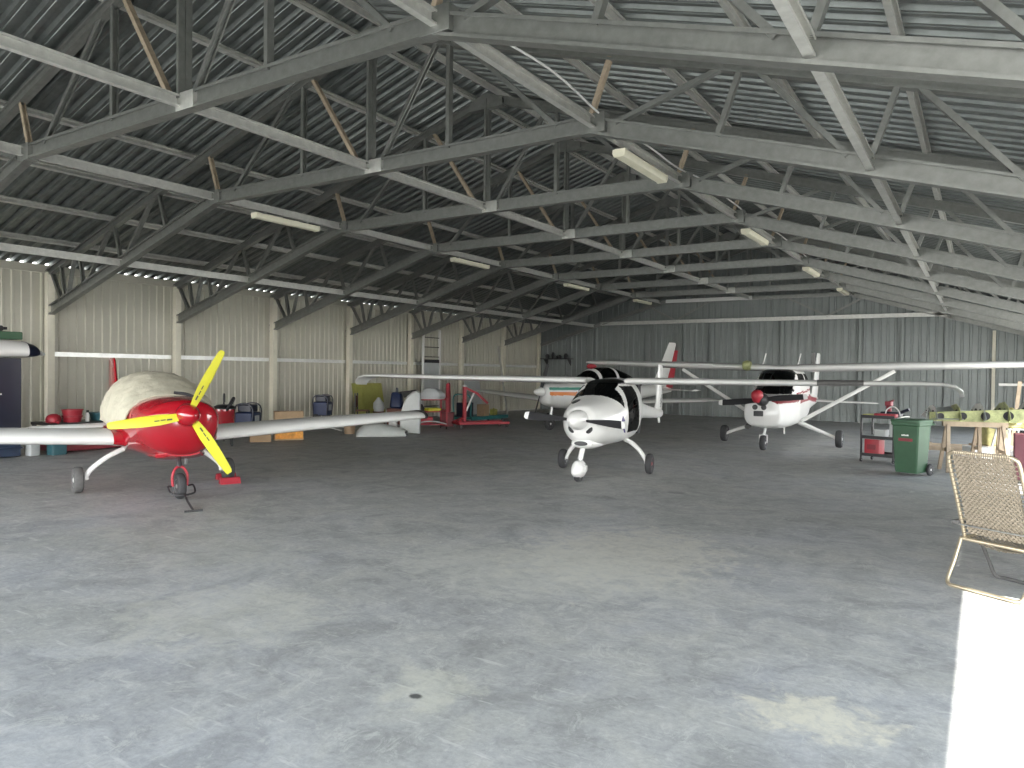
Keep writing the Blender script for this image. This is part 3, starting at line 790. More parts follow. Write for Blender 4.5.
parts = {'body': ('fuselage', 'white_paint'), 'screen': ('windscreen', 'cabin_glass'), 'side': ('side_window', 'dark_glass'), 'stripe': ('side_stripe', 'dark_red', 'dark red stripe along the fuselage')}
skin_parts(fuselage(st, 280, 180), cls, parts, t)
mb = MB(); mb.rbox(-.6, .1, -.42, .42, .8, 1.4, .08); obj('seat', mb, 'seat_dark', t)
mb = MB(); mb.rbox(.5, .72, -.44, .44, 1.0, 1.36, .05); obj('instrument_panel', mb, 'black_matte', t)
HZ = 1.13
mb = MB(); mb.lathe([(.14, 1.86), (.145, 1.90), (.13, 1.99), (.08, 2.08), (.001, 2.12)], (0, 0, HZ), 'x', 20); obj('spinner', mb, 'black', t)
for a in (185, 5):
    b_ = obj('propeller_blade', blade(.10, .95, math.radians(a), [(0, .10), (.3, .15), (.6, .15), (.9, .13)], 1.93, HZ, (35, 20), .12), 'black', t)
    obj('blade_tip', blade(.10, .95, math.radians(a), [(.9, .13), (.98, .11), (1.0, .08)], 1.93, HZ, (35, 20), .12), 'white_paint', b_)
mb = MB(); mb.lathe([(.06, 0), (.10, .05), (.13, .14), (.12, .22), (.07, .27), (.001, .28)], (2.06, -.07, HZ-.06), 'z', 14)
tag_ = obj('spinner_cover', mb, 'red_matte', t, label='red cloth cover on the propeller hub')
for y in (-.14, .05):
    mb = MB(); mb.lathe([(.001, 0), (.055, 0), (.06, .015), (.001, .02)], (0, 0, 0), 'x', 16); mb.xf(Matrix.Translation((1.85, y-.02, .96))); obj('air_intake', mb, 'black', t)
mb = MB(); mb.rbox(1.83, 1.88, -.19, .02, .76, .88, .02); obj('landing_light', mb, 'black', t)
mb = MB(); mb.tube([(1.55, -.32, .58), (1.72, -.36, .50)], .06, 10); obj('exhaust_pipe', mb, 'tyre_grey', t)
for s in (-1, 1):
    secs = [(s*.0, .38, 1.5, 1.84, .75), (s*.52, .38, 1.5, 1.85, .95), (s*2.4, .38, 1.5, 1.90, .95), (s*4.9, .30, 1.15, 1.965, .85), (s*5.12, .22, .92, 1.97, .55)]
    w = obj('wing', wing(secs, inc=.055), 'white_wing', t)
    if s < 0:
        mb = MB(); mb.lathe([(.001, -.16), (.06, -.1), (.075, 0), (.05, .1), (.001, .16)], (.1, -5.0, 1.86), 'y', 12); obj('tip_light', mb, 'red_matte', w)
    mb = MB(); mb.tube([(.0, s*.50, .60), (-.02, s*2.45, 1.80)], [.045, .04], 8); mb.v = [(x, y, z) for x, y, z in mb.v]; obj('wing_strut', mb, 'white_paint', t)
    mb = MB(); mb.tube([(-.05, s*.42, .55), (0, s*1.22, .24), (0, s*1.27, .20)], [.055, .035, .03], 8); obj('gear_leg', mb, 'white_paint', t)
    wheel(t, (0, s*1.33, .205), .205, .15, 'tyre')
    mb = wing([(s*.03, -4.45, .85, .93, .75), (s*1.65, -4.65, .58, .90, .7), (s*1.72, -4.7, .45, .90, .4)]); obj('tailplane', mb, 'white_wing', t)
mb = wing([(1.0, -4.1, 1.2, 0, .6), (1.45, -4.55, .95, 0, .7), (2.30, -5.10, .60, 0, .7), (2.36, -5.15, .5, 0, .4)], 1, True); obj('tail_fin', mb, 'white_paint', t)
mb = wing([(0, 0, .45, 0, .9), (.5, -.12, .42, 0, .9), (1.3, -.36, .36, 0, .9)], 1, True); mb.xf(Matrix.Translation((-5.28, 0, 1.08)) @ Matrix.Rotation(math.radians(24), 4, 'Z')); obj('rudder', mb, 'white_paint', t)
for x, y in ((-.5, -.55), (-.7, .25)):
    mb = MB(); mb.tube([(x, y, 1.90), (x-.15, y+.05, 2.22)], .014, 6); obj('antenna', mb, 'white_paint', t)
mb = MB(); mb.tube([(1.45, 0, .55), (1.72, 0, .34)], .035, 8); mb.tube([(1.72, -.08, .17), (1.72, -.08, .34), (1.72, .08, .34), (1.72, .08, .17)], .02, 6); obj('nose_strut', mb, 'white_paint', t)
wheel(t, (1.72, 0, .17), .17, .12, 'tyre')
mb = MB(); mb.tube([(.8, .25, .5), (.75, .25, .32)], .02, 6); obj('drain_tube', mb, 'white_paint', t)
mb = MB(); mb.lathe([(.001, -.1), (.1, -.09), (.13, 0), (.1, .09), (.001, .1)], (.35, -.72, 1.90), 'y', 14); obj('root_vent_cover', mb, 'zinc_green', t, label='yellow-green plug at the wing root')

# ------------------------------------------------------------------ low-wing plane with orange and green stripes
hd = (-.26, -.96)
t = thing('light_aircraft', 'white low-wing plane with orange and green nose stripes and a red rudder', 'airplane', (-10.25, 19.75, 0), head(hd))
st = [(1.62, 1.10, .18, .16, .18, 2.2), (1.5, 1.08, .32, .26, .34, 2.4), (.9, 1.05, .46, .34, .42, 2.6), (.2, 1.02, .52, .40, .42, 2.7), (-.8, 1.02, .52, .42, .40, 2.6), (-1.8, 1.06, .40, .36, .36, 2.4), (-3.0, 1.10, .22, .22, .24, 2.2), (-4.3, 1.12, .08, .12, .10, 2.1), (-4.6, 1.12, .03, .06, .06, 2)]
def cls(c):
    x, z = c.x, c.z
    if x > -.9 and x < 1.58:
        if 1.02 < z < 1.12: return 'orange'
        if 1.17 < z < 1.25: return 'green'
    return 'body'
skin_parts(fuselage(st, 110, 160), cls, {'body': ('fuselage', 'white_paint'), 'orange': ('orange_stripe', 'orange_stripe'), 'green': ('green_stripe', 'green_stripe')}, t)
can = [(.15, 1.36, .34, .06, .1, 2), (-.15, 1.36, .45, .28, .1, 2.1), (-.6, 1.36, .48, .48, .1, 2.2), (-1.2, 1.36, .47, .50, .1, 2.2), (-1.9, 1.36, .40, .36, .1, 2.1), (-2.7, 1.32, .22, .08, .1, 2)]
def cls(c):
    for k_, x in enumerate((-.42, -1.25)):
        if abs(c.x-x) < .06: return 'frame%d' % k_
    return 'glass'
skin_parts(fuselage(can, 90, 48), cls, {'glass': ('canopy', 'dark_glass'), 'frame0': ('canopy_frame', 'white_paint'), 'frame1': ('canopy_frame', 'white_paint')}, t)
mb = MB(); mb.rbox(-1.7, -1.1, -.36, .36, .9, 1.60, .08); obj('seat', mb, 'seat_dark', t)
mb = MB(); mb.lathe([(.13, 1.62), (.13, 1.70), (.10, 1.82), (.05, 1.92), (.001, 1.96)], (0, 0, 1.12), 'x', 18); obj('spinner', mb, 'white_paint', t)
for a in (70, 250):
    obj('propeller_blade', blade(.10, .85, math.radians(a), [(0, .09), (.4, .13), (.9, .10), (1, .06)], 1.68, 1.12, (35, 20), .12), 'black', t)
mb = MB(); mb.rbox(1.3, 1.56, -.30, -.1, 1.0, 1.14, .03); obj('air_intake', mb, 'black', t)
for s in (-1, 1):
    mb = wing([(s*.40, .55, 1.45, .78, 1.0), (s*2.4, .50, 1.25, .88, .95), (s*4.55, .35, .95, 1.0, .85), (s*4.65, .3, .7, 1.0, .5)]); obj('wing', mb, 'white_wing', t)
    mb = MB(); mb.tube([(0, s*1.2, .76), (0, s*1.24, .22)], .04, 8); obj('gear_leg', mb, 'white_paint', t)
    wheel(t, (0, s*1.32, .2), .2, .14, 'tyre')
    mb = wing([(s*.03, -3.85, .72, 1.14, .75), (s*1.3, -3.95, .55, 1.14, .7)]); obj('tailplane', mb, 'white_wing', t)
mb = wing([(1.15, -3.3, 1.0, 0, .6), (1.55, -3.7, .72, 0, .7), (2.7, -4.42, .44, 0, .7), (2.76, -4.46, .36, 0, .4)], 1, True); obj('tail_fin', mb, 'white_paint', t)
mb = wing([(1.2, -4.3, .40, 0, .9), (1.55, -4.42, .36, 0, .8), (2.5, -4.78, .20, 0, .8)], 1, True); obj('rudder', mb, 'red_matte', t)
mb = MB(); mb.tube([(1.2, 0, .75), (1.3, 0, .3)], .035, 8); obj('nose_strut', mb, 'metal', t)
wheel(t, (1.3, 0, .18), .18, .12, 'tyre')

# ------------------------------------------------------------------ along the left wall
# navy cabinet, wing stored on it
t = thing('storage_cabinet', 'tall navy blue two-door cabinet at the left edge of the photo', 'cabinet', (-15.25, 5.4, 0))
mb = MB(); mb.box(-.38, .36, -1.02, 1.02, .30, 1.82); obj('body', mb, 'navy', t, 30, .008)
mb = MB(); mb.box(-.36, .38, -1.0, 1.0, .02, .30); mb.box(-.36, .42, -1.02, 1.02, .16, .19); obj('plinth', mb, 'navy_light', t, 30, .006)
for s in (-1, 1):
    mb = MB(); mb.box(.36, .385, min(s*.01, s*1.0), max(s*.01, s*1.0), .33, 1.79); d = obj('door', mb, 'navy', t, 30, .005)
    mb = MB(); mb.tube([(.39, s*.08, .95), (.42, s*.08, .97), (.42, s*.08, 1.13), (.39, s*.08, 1.15)], .01, 6); obj('handle', mb, 'metal', d)
mb = MB()
for a in range(4): mb.box(.386, .389, .52+.045*a, .55+.045*a, 1.15, 1.18 if a % 2 else 1.165)
obj('door_print', mb, 'bottle_white', t, 0, label='small white print')
wsec = [(3.9, -14.72, 1.0, 1.935, 2.75), (6.0, -14.72, 1.0, 1.935, 2.75), (6.5, -14.76, .92, 1.935, 2.6)]
t2 = thing('aircraft_wing', 'white wing panel with a navy tip lying on the navy cabinet', 'wing', (0, 0, 0))
obj('wing_skin', wing(wsec), 'white_wing', t2)
mb = MB(); mb.loft([[Vector((xl-u*c, y, z+h*c*k-.004)) for u, h in AF[12:]] for y, xl, c, z, k in wsec], closed=False)
obj('lower_trim', mb, 'navy', t2, 50, label='navy underside')
mb = wing([(6.5, -14.755, .93, 1.933, 2.65), (6.66, -14.80, .80, 1.925, 2.3), (6.72, -14.85, .66, 1.92, 2.0)]); obj('tip_cap', mb, 'navy', t2)
mb = wing([(6.72, -14.86, .64, 1.92, 1.8), (6.85, -14.95, .40, 1.90, 1.4)]); obj('tip_light', mb, 'pale_grey', t2)
mb = MB(); mb.rbox(-.22, .22, -.5, .5, 0, .14, .02); mb.xf(Matrix.Translation((-15.2, 5.98, 2.165)))
tag(obj('storage_crate', mb, 'bin_green'), 'flat dark green crate lying on the stored white wing', 'crate')
mb = MB(); mb.rbox(-.2, .2, -.35, .35, 0, .10, .04); mb.box(-.1, .15, .36, .42, .03, .08); mb.xf(Matrix.Translation((-15.25, 5.85, 2.312)))
tag(obj('tool_bag', mb, 'black_matte'), 'black bag on top of the green crate', 'bag')
# jerrycan + small teal box
t = thing('jerrycan', 'pale grey jerrycan on the floor beside the navy cabinet', 'jerrycan', (-14.92, 6.62, 0), .2)
mb = MB(); mb.rbox(-.08, .08, -.1, .1, 0, .26, .03); obj('body', mb, 'pale_grey', t)
mb = MB(); mb.tube(arc([(0, -.07, .26), (0, -.05, .32), (0, .03, .32), (0, .05, .26)]), .012, 6); obj('handle', mb, 'pale_grey', t)
mb = MB(); mb.lathe([(.025, .25), (.025, .30)], (0, .08, 0), 'z', 10); obj('cap', mb, 'black', t)
mb = MB(); mb.rbox(-.12, .12, -.13, .13, 0, .2, .02); mb.box(-.13, .13, -.14, .14, .18, .205); mb.xf(Matrix.Translation((-14.78, 6.98, 0)))
tag(obj('storage_box', mb, 'teal_dark'), 'small dark teal box between jerrycan and red chest', 'box')
# low bench with red chest
t = thing('workbench', 'low workbench with a black top over a dark red chest by the left wall', 'workbench', (-15.35, 7.93, 0))
mb = MB(); mb.box(-.4, .4, -.98, 1.05, .53, .58); obj('bench_top', mb, 'black', t, 30, .006)
for sx in (-1, 1):
    for sy in (-1, 1):
        mb = MB(); mb.box(sx*.36-.03, sx*.36+.03, sy*.93-.03, sy*.93+.03, 0, .53); obj('leg', mb, 'black', t, 30)
mb = MB(); mb.box(-.3, .36, -.85, .85, .02, .36); ch = obj('chest', mb, 'dark_red', t, 30, .01)
for k in range(3):
    mb = MB(); mb.box(.361, .372, -.82+.56*k, -.28+.56*k, .06, .33); d = obj('drawer', mb, 'dark_red', t, 30, .004)
    mb = MB(); mb.box(.372, .39, -.68+.56*k, -.42+.56*k, .25, .27); obj('handle', mb, 'metal', d)
def placed(mb, x, y, z, rz=0): return mb.xf(Matrix.Translation((x, y, z)) @ Matrix.Rotation(rz, 4, 'Z'))
mb = MB(); mb.lathe([(.10, 0), (.13, .02), (.14, .08), (.11, .14), (.05, .175), (.001, .18)], n=20); mb.tube([(.12, 0, .03), (.19, 0, .02)], .03, 8)
tag(obj('safety_helmet', placed(mb, -15.1, 7.07, .581), 'red_matte'), 'round red helmet on the low bench', 'helmet')
mb = MB(); mb.lathe([(.15, 0), (.17, .10), (.185, .105), (.185, .125), (.165, .13), (.18, .23), (.195, .235), (.195, .25), (.17, .25), (.15, .15), (.001, .15)], n=24)
tag(obj('basin', placed(mb, -15.15, 7.44, .581), 'red_matte'), 'dark red basins stacked on the low bench', 'basin')
t = thing('bottle', 'white bottle with a black cap on the low bench', 'bottle', (-15.12, 7.72, .58))
mb = MB(); mb.lathe([(.035, 0), (.04, .02), (.04, .13), (.02, .17), (.018, .18)], n=14); obj('body', mb, 'bottle_white', t)
mb = MB(); mb.lathe([(.024, .18), (.024, .225)], n=12); obj('cap', mb, 'black', t)
mb = MB(); mb.rbox(-.16, .16, -.24, .24, 0, .15, .04, taper=1.12); mb.rbox(-.2, .2, -.29, .29, .14, .17, .05)
tag(obj('plastic_tub', placed(mb, -15.2, 8.13, .58), 'teal_dark'), 'dark teal plastic tub on the low bench', 'tub')
mb = MB(); mb.rbox(-.14, .14, -.2, .2, 0, .11, .012); mb.box(-.145, .145, -.205, .205, .08, .1)
tag(obj('parts_box', placed(mb, -14.55, 8.6, .40), 'pale_grey'), 'pale grey box behind the red plane, beside its tailplane', 'box')
mb = MB(); mb.box(-.16, .16, -.22, .22, .36, .40); 
for a in (-.13, .13):
    for b in (-.19, .19): mb.box(a-.015, a+.015, b-.015, b+.015, 0, .36)
tag(obj('stool', placed(mb, -14.55, 8.6, 0), 'dark_red', None, 30), 'low dark red stool under the pale grey box', 'stool')
# vacuum cleaner
t = thing('vacuum_cleaner', 'red industrial vacuum cleaner with a black hose, behind the red plane', 'vacuum cleaner', (-13.85, 9.95, 0), -.6)
mb = MB(); mb.lathe([(.16, .20), (.20, .22), (.215, .45), (.235, .74), (.24, .80), (.23, .83)], n=28); obj('drum', mb, 'red_paint', t)
mb = MB(); mb.lathe([(.245, .80), (.25, .825), (.20, .86), (.12, .89), (.001, .90)], n=28); obj('motor_head', mb, 'black', t)
mb = MB(); mb.tube(arc([(-.16, 0, .86), (-.17, 0, 1.02), (-.13, 0, 1.10), (.03, 0, 1.12), (.12, 0, 1.08), (.15, 0, .95)]), .02, 8); obj('handle', mb, 'black', t)
mb = MB(); mb.tube(arc([(.22, .05, .78), (.28, .1, .9), (.15, .18, 1.04), (-.1, .2, .98), (-.27, .1, .8), (-.28, -.05, .5), (-.27, -.1, .2)]), .026, 8); obj('hose', mb, 'black_matte', t)
mb = MB(); mb.box(-.2, .2, -.2, .2, .14, .20); mb.tube([(-.22, 0, .12), (.22, 0, .12)], .015, 6); obj('chassis', mb, 'black', t, 30, .01)
for a, b in ((-.2, -.16), (-.2, .16), (.2, -.16), (.2, .16)): wheel(t, (a, b, .09), .09, .05, 'tyre')
# blue compressor
def blue_machine(loc, lab, rz, s=1.0):
    t = thing('generator', lab, 'generator', loc, rz)
    mb = MB(); mb.rbox(-.22*s, .22*s, -.26*s, .26*s, .16*s, .56*s, .05*s); obj('housing', mb, 'blue', t)
    mb = MB(); mb.rbox(-.17*s, .17*s, -.2*s, .2*s, .56*s, .74*s, .04*s); obj('tank', mb, 'navy', t)
    mb = MB()
    for y in (-.24*s, .24*s): mb.tube(arc([(-.2*s, y, .14*s), (-.2*s, y, .7*s), (.2*s, y, .7*s), (.2*s, y, .14*s)]), .018*s, 6)
    obj('frame', mb, 'navy', t)
    mb = MB(); mb.box(.221*s, .235*s, -.12*s, .12*s, .3*s, .48*s); obj('control_panel', mb, 'pale_grey', t, 30, .005)
    for a in (-1, 1): wheel(t, (-.12*s, a*.27*s, .1*s), .1*s, .05*s, 'tyre')
    mb = MB(); mb.box(.12*s, .18*s, -.2*s, .2*s, 0, .16*s); obj('foot', mb, 'black', t)
    return t
blue_machine((-15.6, 11.9, 0), 'blue generator left of the leaning cardboard box', .5, 1.05)
blue_machine((-15.5, 14.3, .27), 'dark blue generator on a white folding stand', .5, .92)
t = thing('folding_stand', 'white folding stand under the dark blue generator', 'stand', (-15.35, 14.3, 0), .5)
mb = MB(); mb.box(-.4, .4, -.38, .38, .24, .27); obj('top', mb, 'white_paint', t, 30)
for y in (-.36, .36):
    mb = MB(); mb.tube([(-.36, y, .24), (.55, y, .02)], .018, 6); obj('leg', mb, 'white_paint', t)
    mb = MB(); mb.tube([(.38, y, .24), (-.36, y, .02)], .018, 6); obj('leg', mb, 'white_paint', t)
mb = MB(); mb.tube(arc([(.2*math.cos(a*.7)*(1-.02*a), .2*math.sin(a*.7)*(1-.02*a), .02+.01*(a % 3)) for a in range(22)], 3), .012, 5)
tag(obj('hose_coil', placed(mb, -15.1, 12.25, 0), 'cable_white'), 'white coil of hose on the floor between blue generator and cardboard', 'hose')
# cardboard
def carton(w, d, h, loc, rz, lab, printed=None):
    t = thing('cardboard_box', lab, 'box', loc, rz)
    mb = MB(); mb.box(-d/2, d/2, -w/2, w/2, 0, h); obj('carton', mb, 'cardboard', t, 30, .004)
    mb = MB(); mb.box(-d/2-.002, d/2+.002, -.03, .03, h-.001, h+.002); obj('tape', mb, 'tan', t, 0)
    if printed: mb = MB(); mb.box(d/2, d/2+.003, -w/2+.02, w/2-.01, .03, printed); obj('printed_panel', mb, 'orange_print', t, 0, label='orange printed panel')
    return t
RZ = head((.83, -.55))
carton(.66, .3, .68, (-13.9, 11.75, 0), RZ, 'tall tan cardboard box with an orange printed base', .20)
carton(.46, .3, .17, (-13.98, 11.0, 0), RZ, 'low flat cardboard box left of the tall printed one', None)
# bucket, fairings
t = thing('bucket', 'tan plastic bucket left of the grey cowling', 'bucket', (-14.0, 13.85, 0))
mb = MB(); mb.lathe([(.13, 0), (.15, .2), (.165, .205), (.165, .225), (.145, .225), (.12, .02), (.001, .02)], n=22); obj('pail', mb, 'tan', t)
mb = MB(); mb.tube(arc([(0, -.155, .21), (.08, -.1, .25), (.1, 0, .26), (.08, .1, .25), (0, .155, .21)]), .006, 5); obj('bail', mb, 'metal', t)
t = thing('engine_cowling', 'grey cowling half lying on the floor by the left wall', 'cowling', (-12.95, 13.95, 0), head((.76, .65)))
rings = []
for i in range(19):
    x = -.62+1.24*i/18; u = i/18
    hw = .36*(1-.55*max(0, (u-.45))**1.3*1.6); hh = .36*(math.sin(min(1, u*2.6+.12)*PI/2)**.6)*(1-.55*u*u)
    rings.append([Vector((x, hw*math.cos(a), max(0, hh)*math.sin(a)**.8)) for a in [PI*k/20 for k in range(21)]])
mb = MB(); mb.loft(rings, closed=False); o = obj('shell', mb, 'fibreglass', t, 50); o.modifiers.new('thick', 'SOLIDIFY').thickness = .012
for y in (-.14, .08):
    mb = MB(); mb.rbox(.585, .66, y-.07, y+.07, .02, .13, .03); obj('vent', mb, 'black', t)
t = thing('fairing_panel', 'tall white curved fairing standing right of the grey cowling', 'fairing', (-12.75, 14.85, 0), head((.83, .56)))
pts = [(-.30, .02), (.22, .02), (.24, 1.10), (.16, 1.16), (.05, 1.13), (-.1, 1.0), (-.2, .8), (-.26, .55)]
rings = []
for k, (yo, sc) in enumerate(((-.14, .96), (-.06, 1.0), (.06, 1.0), (.14, .93))):
    rings.append([Vector((x*sc, yo, z*(1 if z < .1 else sc))) for x, z in pts])
mb = MB(); mb.loft(rings, True, True); obj('shell', mb, 'fibreglass', t, 30, .02)
mb = MB(); mb.box(.2, .25, -.15, .15, .02, 1.08); obj('edge_flange', mb, 'pale_grey', t, 30, .006)
# mustard board, chair, bag
mb = MB(); mb.box(-.012, .012, -.68, .68, 0, 1.28); 
for k in range(5): mb.box(.012, .018, -.68+.27*k+.13, -.68+.27*k+.135, 0, 1.28)
mb.xf(Matrix.Translation((-16.72, 17.55, 0)) @ Matrix.Rotation(-.2, 4, 'Y'))
tag(obj('plywood_board', mb, 'mustard', None, 30), 'mustard yellow board leaning on the left wall', 'board')
t = thing('wooden_chair', 'dark wooden chair with a red-brown back before the mustard board', 'chair', (-15.9, 16.25, 0), .6)
mb = MB(); mb.rbox(-.2, .2, -.2, .2, .43, .47, .03); obj('seat', mb, 'brown_wood', t)
for a in (-1, 1):
    mb = MB(); mb.box(-.2, -.16, a*.2-.02, a*.2+.02, 0, .98); obj('back_leg', mb, 'black', t, 30)
    mb = MB(); mb.box(.16, .2, a*.18-.02, a*.18+.02, 0, .43); obj('front_leg', mb, 'black', t, 30)
mb = MB(); mb.box(-.19, -.165, -.17, .17, .55, .9); obj('backrest', mb, 'brown_wood', t, 30, .01)
mb = MB(); mb.lathe([(.14, 0), (.18, .1), (.16, .26), (.08, .36), (.05, .42), (.001, .43)], n=14); mb.v = [(x*(1+.08*math.sin(9*z*7+x*20)), y, z) for x, y, z in mb.v]
tag(obj('cloth_sack', placed(mb, -15.62, 16.68, .42), 'pale_grey'), 'pale sack on a stool before the mustard board', 'sack')
mb = MB(); mb.lathe([(.17, .39), (.18, .4), (.18, .42), (.001, .42)], n=18)
for a in range(4): mb.tube([(.14*math.cos(a*PI/2+.7), .14*math.sin(a*PI/2+.7), .4), (.18*math.cos(a*PI/2+.7), .18*math.sin(a*PI/2+.7), 0)], .015, 6)
tag(obj('stool', placed(mb, -15.62, 16.68, 0), 'brown_wood'), 'brown stool under the pale sack', 'stool')
mb = MB(); mb.rbox(-.2, .2, -.22, .22, 0, .5, .1, taper=.8); mb.tube(arc([(0, -.12, .48), (0, -.08, .62), (0, .08, .62), (0, .12, .48)]), .015, 6)
tag(obj('kit_bag', placed(mb, -15.45, 17.32, .5, .5), 'blue'), 'blue kit bag on a crate right of the mustard board', 'bag')
mb = MB(); mb.box(-.25, .25, -.25, .25, 0, .5); mb.box(-.26, .26, -.26, .26, .2, .24); mb.box(-.26, .26, -.26, .26, .46, .5)
tag(obj('wooden_crate', placed(mb, -15.45, 17.32, 0, .5), 'brown_wood', None, 30), 'brown crate under the blue kit bag', 'crate')
t = thing('paint_tin', 'white roll with a dark hole behind the grey cowling', 'roll', (-13.6, 15.1, .0))
mb = MB(); mb.lathe([(.12, 0), (.12, .45), (.05, .45), (.05, .3), (.001, .3)], n=20); obj('tin', mb, 'bottle_white', t)
t.name = 'paper_roll'
# red shelf trolley with parts
t = thing('shelf_trolley', 'open red shelf trolley loaded with parts by the left wall', 'trolley', (-13.42, 16.45, 0), head((.83, -.55)))
for z in (.14, .50, .84):
    mb = MB(); mb.box(-.28, .28, -.44, .44, z, z+.03)
    for y in (-.44, .43): mb.box(-.28, .28, y, y+.01, z, z+.07)
    obj('shelf', mb, 'red_matte', t, 30)
for a in (-.27, .27):
    for b in (-.43, .43):
        mb = MB(); mb.box(a-.02, a+.02, b-.02, b+.02, .08, .88); obj('post', mb, 'red_matte', t, 30)
        wheel(t, (a, b, .045), .045, .03, 'tyre', name='caster')
mb = MB(); mb.tube(arc([(.29, -.42, .2), (.3, -.2, .24), (.3, .1, .23), (.3, .42, .16)]), .02, 6); obj('rail', mb, 'pale_grey', t)
TM = Matrix.Translation((-13.42, 16.45, 0)) @ Matrix.Rotation(head((.83, -.55)), 4, 'Z')
mb = MB(); mb.rbox(-.16, .16, -.18, .18, .53, .62, .04); mb.tube([(0, -.24, .57), (0, .26, .57)], .03, 8); mb.xf(TM @ Matrix.Translation((.1, .05, 0))); tag(obj('tool_case', mb, 'yellow_paint'), 'yellow tool case on the middle shelf of the red trolley', 'tool case')
mb = MB(); mb.rbox(-.15, .15, -.2, .2, .17, .36, .04); mb.xf(TM @ Matrix.Translation((.05, -.15, 0))); tag(obj('metal_box', mb, 'red_matte'), 'red box on the lowest shelf of the red trolley', 'box')
mb = MB(); mb.lathe([(.001, .53), (.12, .53), (.13, .6), (.06, .72), (.001, .74)], n=14); mb.xf(TM @ Matrix.Translation((.0, -.28, 0))); tag(obj('engine_part', mb, 'black'), 'black round engine part on the middle shelf of the red trolley', 'engine part')
rings = [[Vector((.26*math.cos(a)*k*(1+.1*math.sin(3*a)), .38*math.sin(a)*k*(1+.12*math.sin(5*a+1)), z)) for a in [2*PI*i/28 for i in range(28)]] for k, z in ((.95, .871), (1, .93), (.92, 1.03), (.72, 1.10), (.45, 1.17), (.1, 1.19))]
mb = MB(); mb.loft(rings, True, True); mb.xf(TM @ Matrix.Translation((0, .05, 0))); tag(obj('sheeted_part', mb, 'pale_grey', None, 30), 'part under a pale plastic sheet on the red trolley top', 'covered part')
mb = MB(); mb.add(*(lambda r: ([v for q in r for v in q], [(i, i+1, i+10, i+9) for i in range(0, 8)]))([[Vector((-.3+.075*k, -.42, 1.02+.12*math.sin(k*.4))) for k in range(9)], [Vector((-.3+.075*k, -.85, .98+.1*math.sin(k*.4+.5))) for k in range(9)]]))
mb.xf(TM); o = obj('curved_panel', mb, 'tyre_grey'); o.modifiers.new('thick', 'SOLIDIFY').thickness = .015
tag(o, 'dark curved panel lying over the white fairing and red trolley', 'panel')
# engine crane
t = thing('engine_crane', 'red engine crane with long floor legs by the left wall', 'engine crane', (-13.02, 17.6, 0), head((.54, .84)))
for y in (-.28, .28):
    mb = MB(); mb.box(-.25, 1.35, y-.04, y+.04, .10, .18); obj('leg', mb, 'red_matte', t, 30, .008)
    for x in (-.2, 1.28): wheel(t, (x, y, .05), .05, .035, 'tyre', name='caster')
mb = MB(); mb.box(-.29, -.21, -.32, .32, .10, .18); obj('cross_member', mb, 'red_matte', t, 30, .008)
mb = MB(); mb.box(-.05, .05, -.05, .05, .18, 1.22); obj('mast', mb, 'red_matte', t, 30, .008)
mb = MB(); mb.tube([(-.0, 0, 1.20), (.4, 0, 1.02), (.75, 0, .72)], .045, 4); obj('boom', mb, 'red_matte', t)
mb = MB(); mb.tube([(.06, 0, .5), (.3, 0, 1.03)], .035, 8); obj('ram', mb, 'metal', t)
mb = MB(); mb.rbox(-.06, .06, -.06, .06, 1.22, 1.27, .015); obj('mast_cap', mb, 'bottle_white', t)
mb = MB(); mb.tube([(-.02, -.05, .3), (-.3, -.2, .16)], .02, 6); mb.tube([(-.02, .05, .3), (-.3, .2, .16)], .02, 6); obj('brace', mb, 'red_matte', t)
mb = MB(); mb.rbox(-.08, .08, -.2, .2, 0, .9, .07, taper=.75); mb.xf(Matrix.Translation((-13.75, 17.75, .42)) @ Matrix.Rotation(.6, 4, 'Z') @ Matrix.Rotation(.1, 4, 'X'))
tag(obj('seat_shell', mb, 'red_matte'), 'upright red seat shell behind the engine crane', 'seat')
mb = MB(); mb.box(-.2, .2, -.25, .25, 0, .42); mb.box(-.21, .21, -.26, .26, .36, .42)
tag(obj('storage_box', placed(mb, -13.78, 17.75, 0, .6), 'dark_red', None, 30), 'dark red box under the upright red seat shell', 'box')
# teal pallet truck and its load
t = thing('platform_cart', 'teal flat platform cart with an upright handle, near the back left', 'cart', (-13.9, 19.7, 0), head((.0, 1)))
mb = MB(); mb.box(-1.05, 1.05, -.38, .38, .16, .22); mb.box(-1.05, 1.05, -.40, -.36, .13, .24); mb.box(-1.05, 1.05, .36, .40, .13, .24); obj('platform', mb, 'teal', t, 30)
mb = MB(); mb.tube(arc([(-1.02, -.33, .2), (-1.06, -.33, .85), (-1.06, 0, .95), (-1.06, .33, .85), (-1.02, .33, .2)]), .025, 8); obj('handle', mb, 'teal', t)
for a in (-.85, .85):
    for b in (-.3, .3): wheel(t, (a, b, .075), .075, .04, 'tyre')
mb = MB(); mb.rbox(-.2, .2, -.2, .2, .22, .68, .02); mb.xf(Matrix.Translation((-14.0, 18.95, 0))); tag(obj('fuel_drum', mb, 'navy'), 'dark square canister on the teal cart near its handle', 'canister')
carton(.28, .3, .38, (-13.85, 19.75, .22), .0, 'small tan carton standing on the teal cart')
mb = MB(); mb.rbox(-.1, .1, -.1, .1, 0, .2, .03); mb.lathe([(.03, .2), (.03, .24)], n=10); mb.xf(Matrix.Translation((-13.9, 20.45, .22))); tag(obj('oil_can', mb, 'mustard'), 'olive green oil can on the far end of the teal cart', 'oil can')
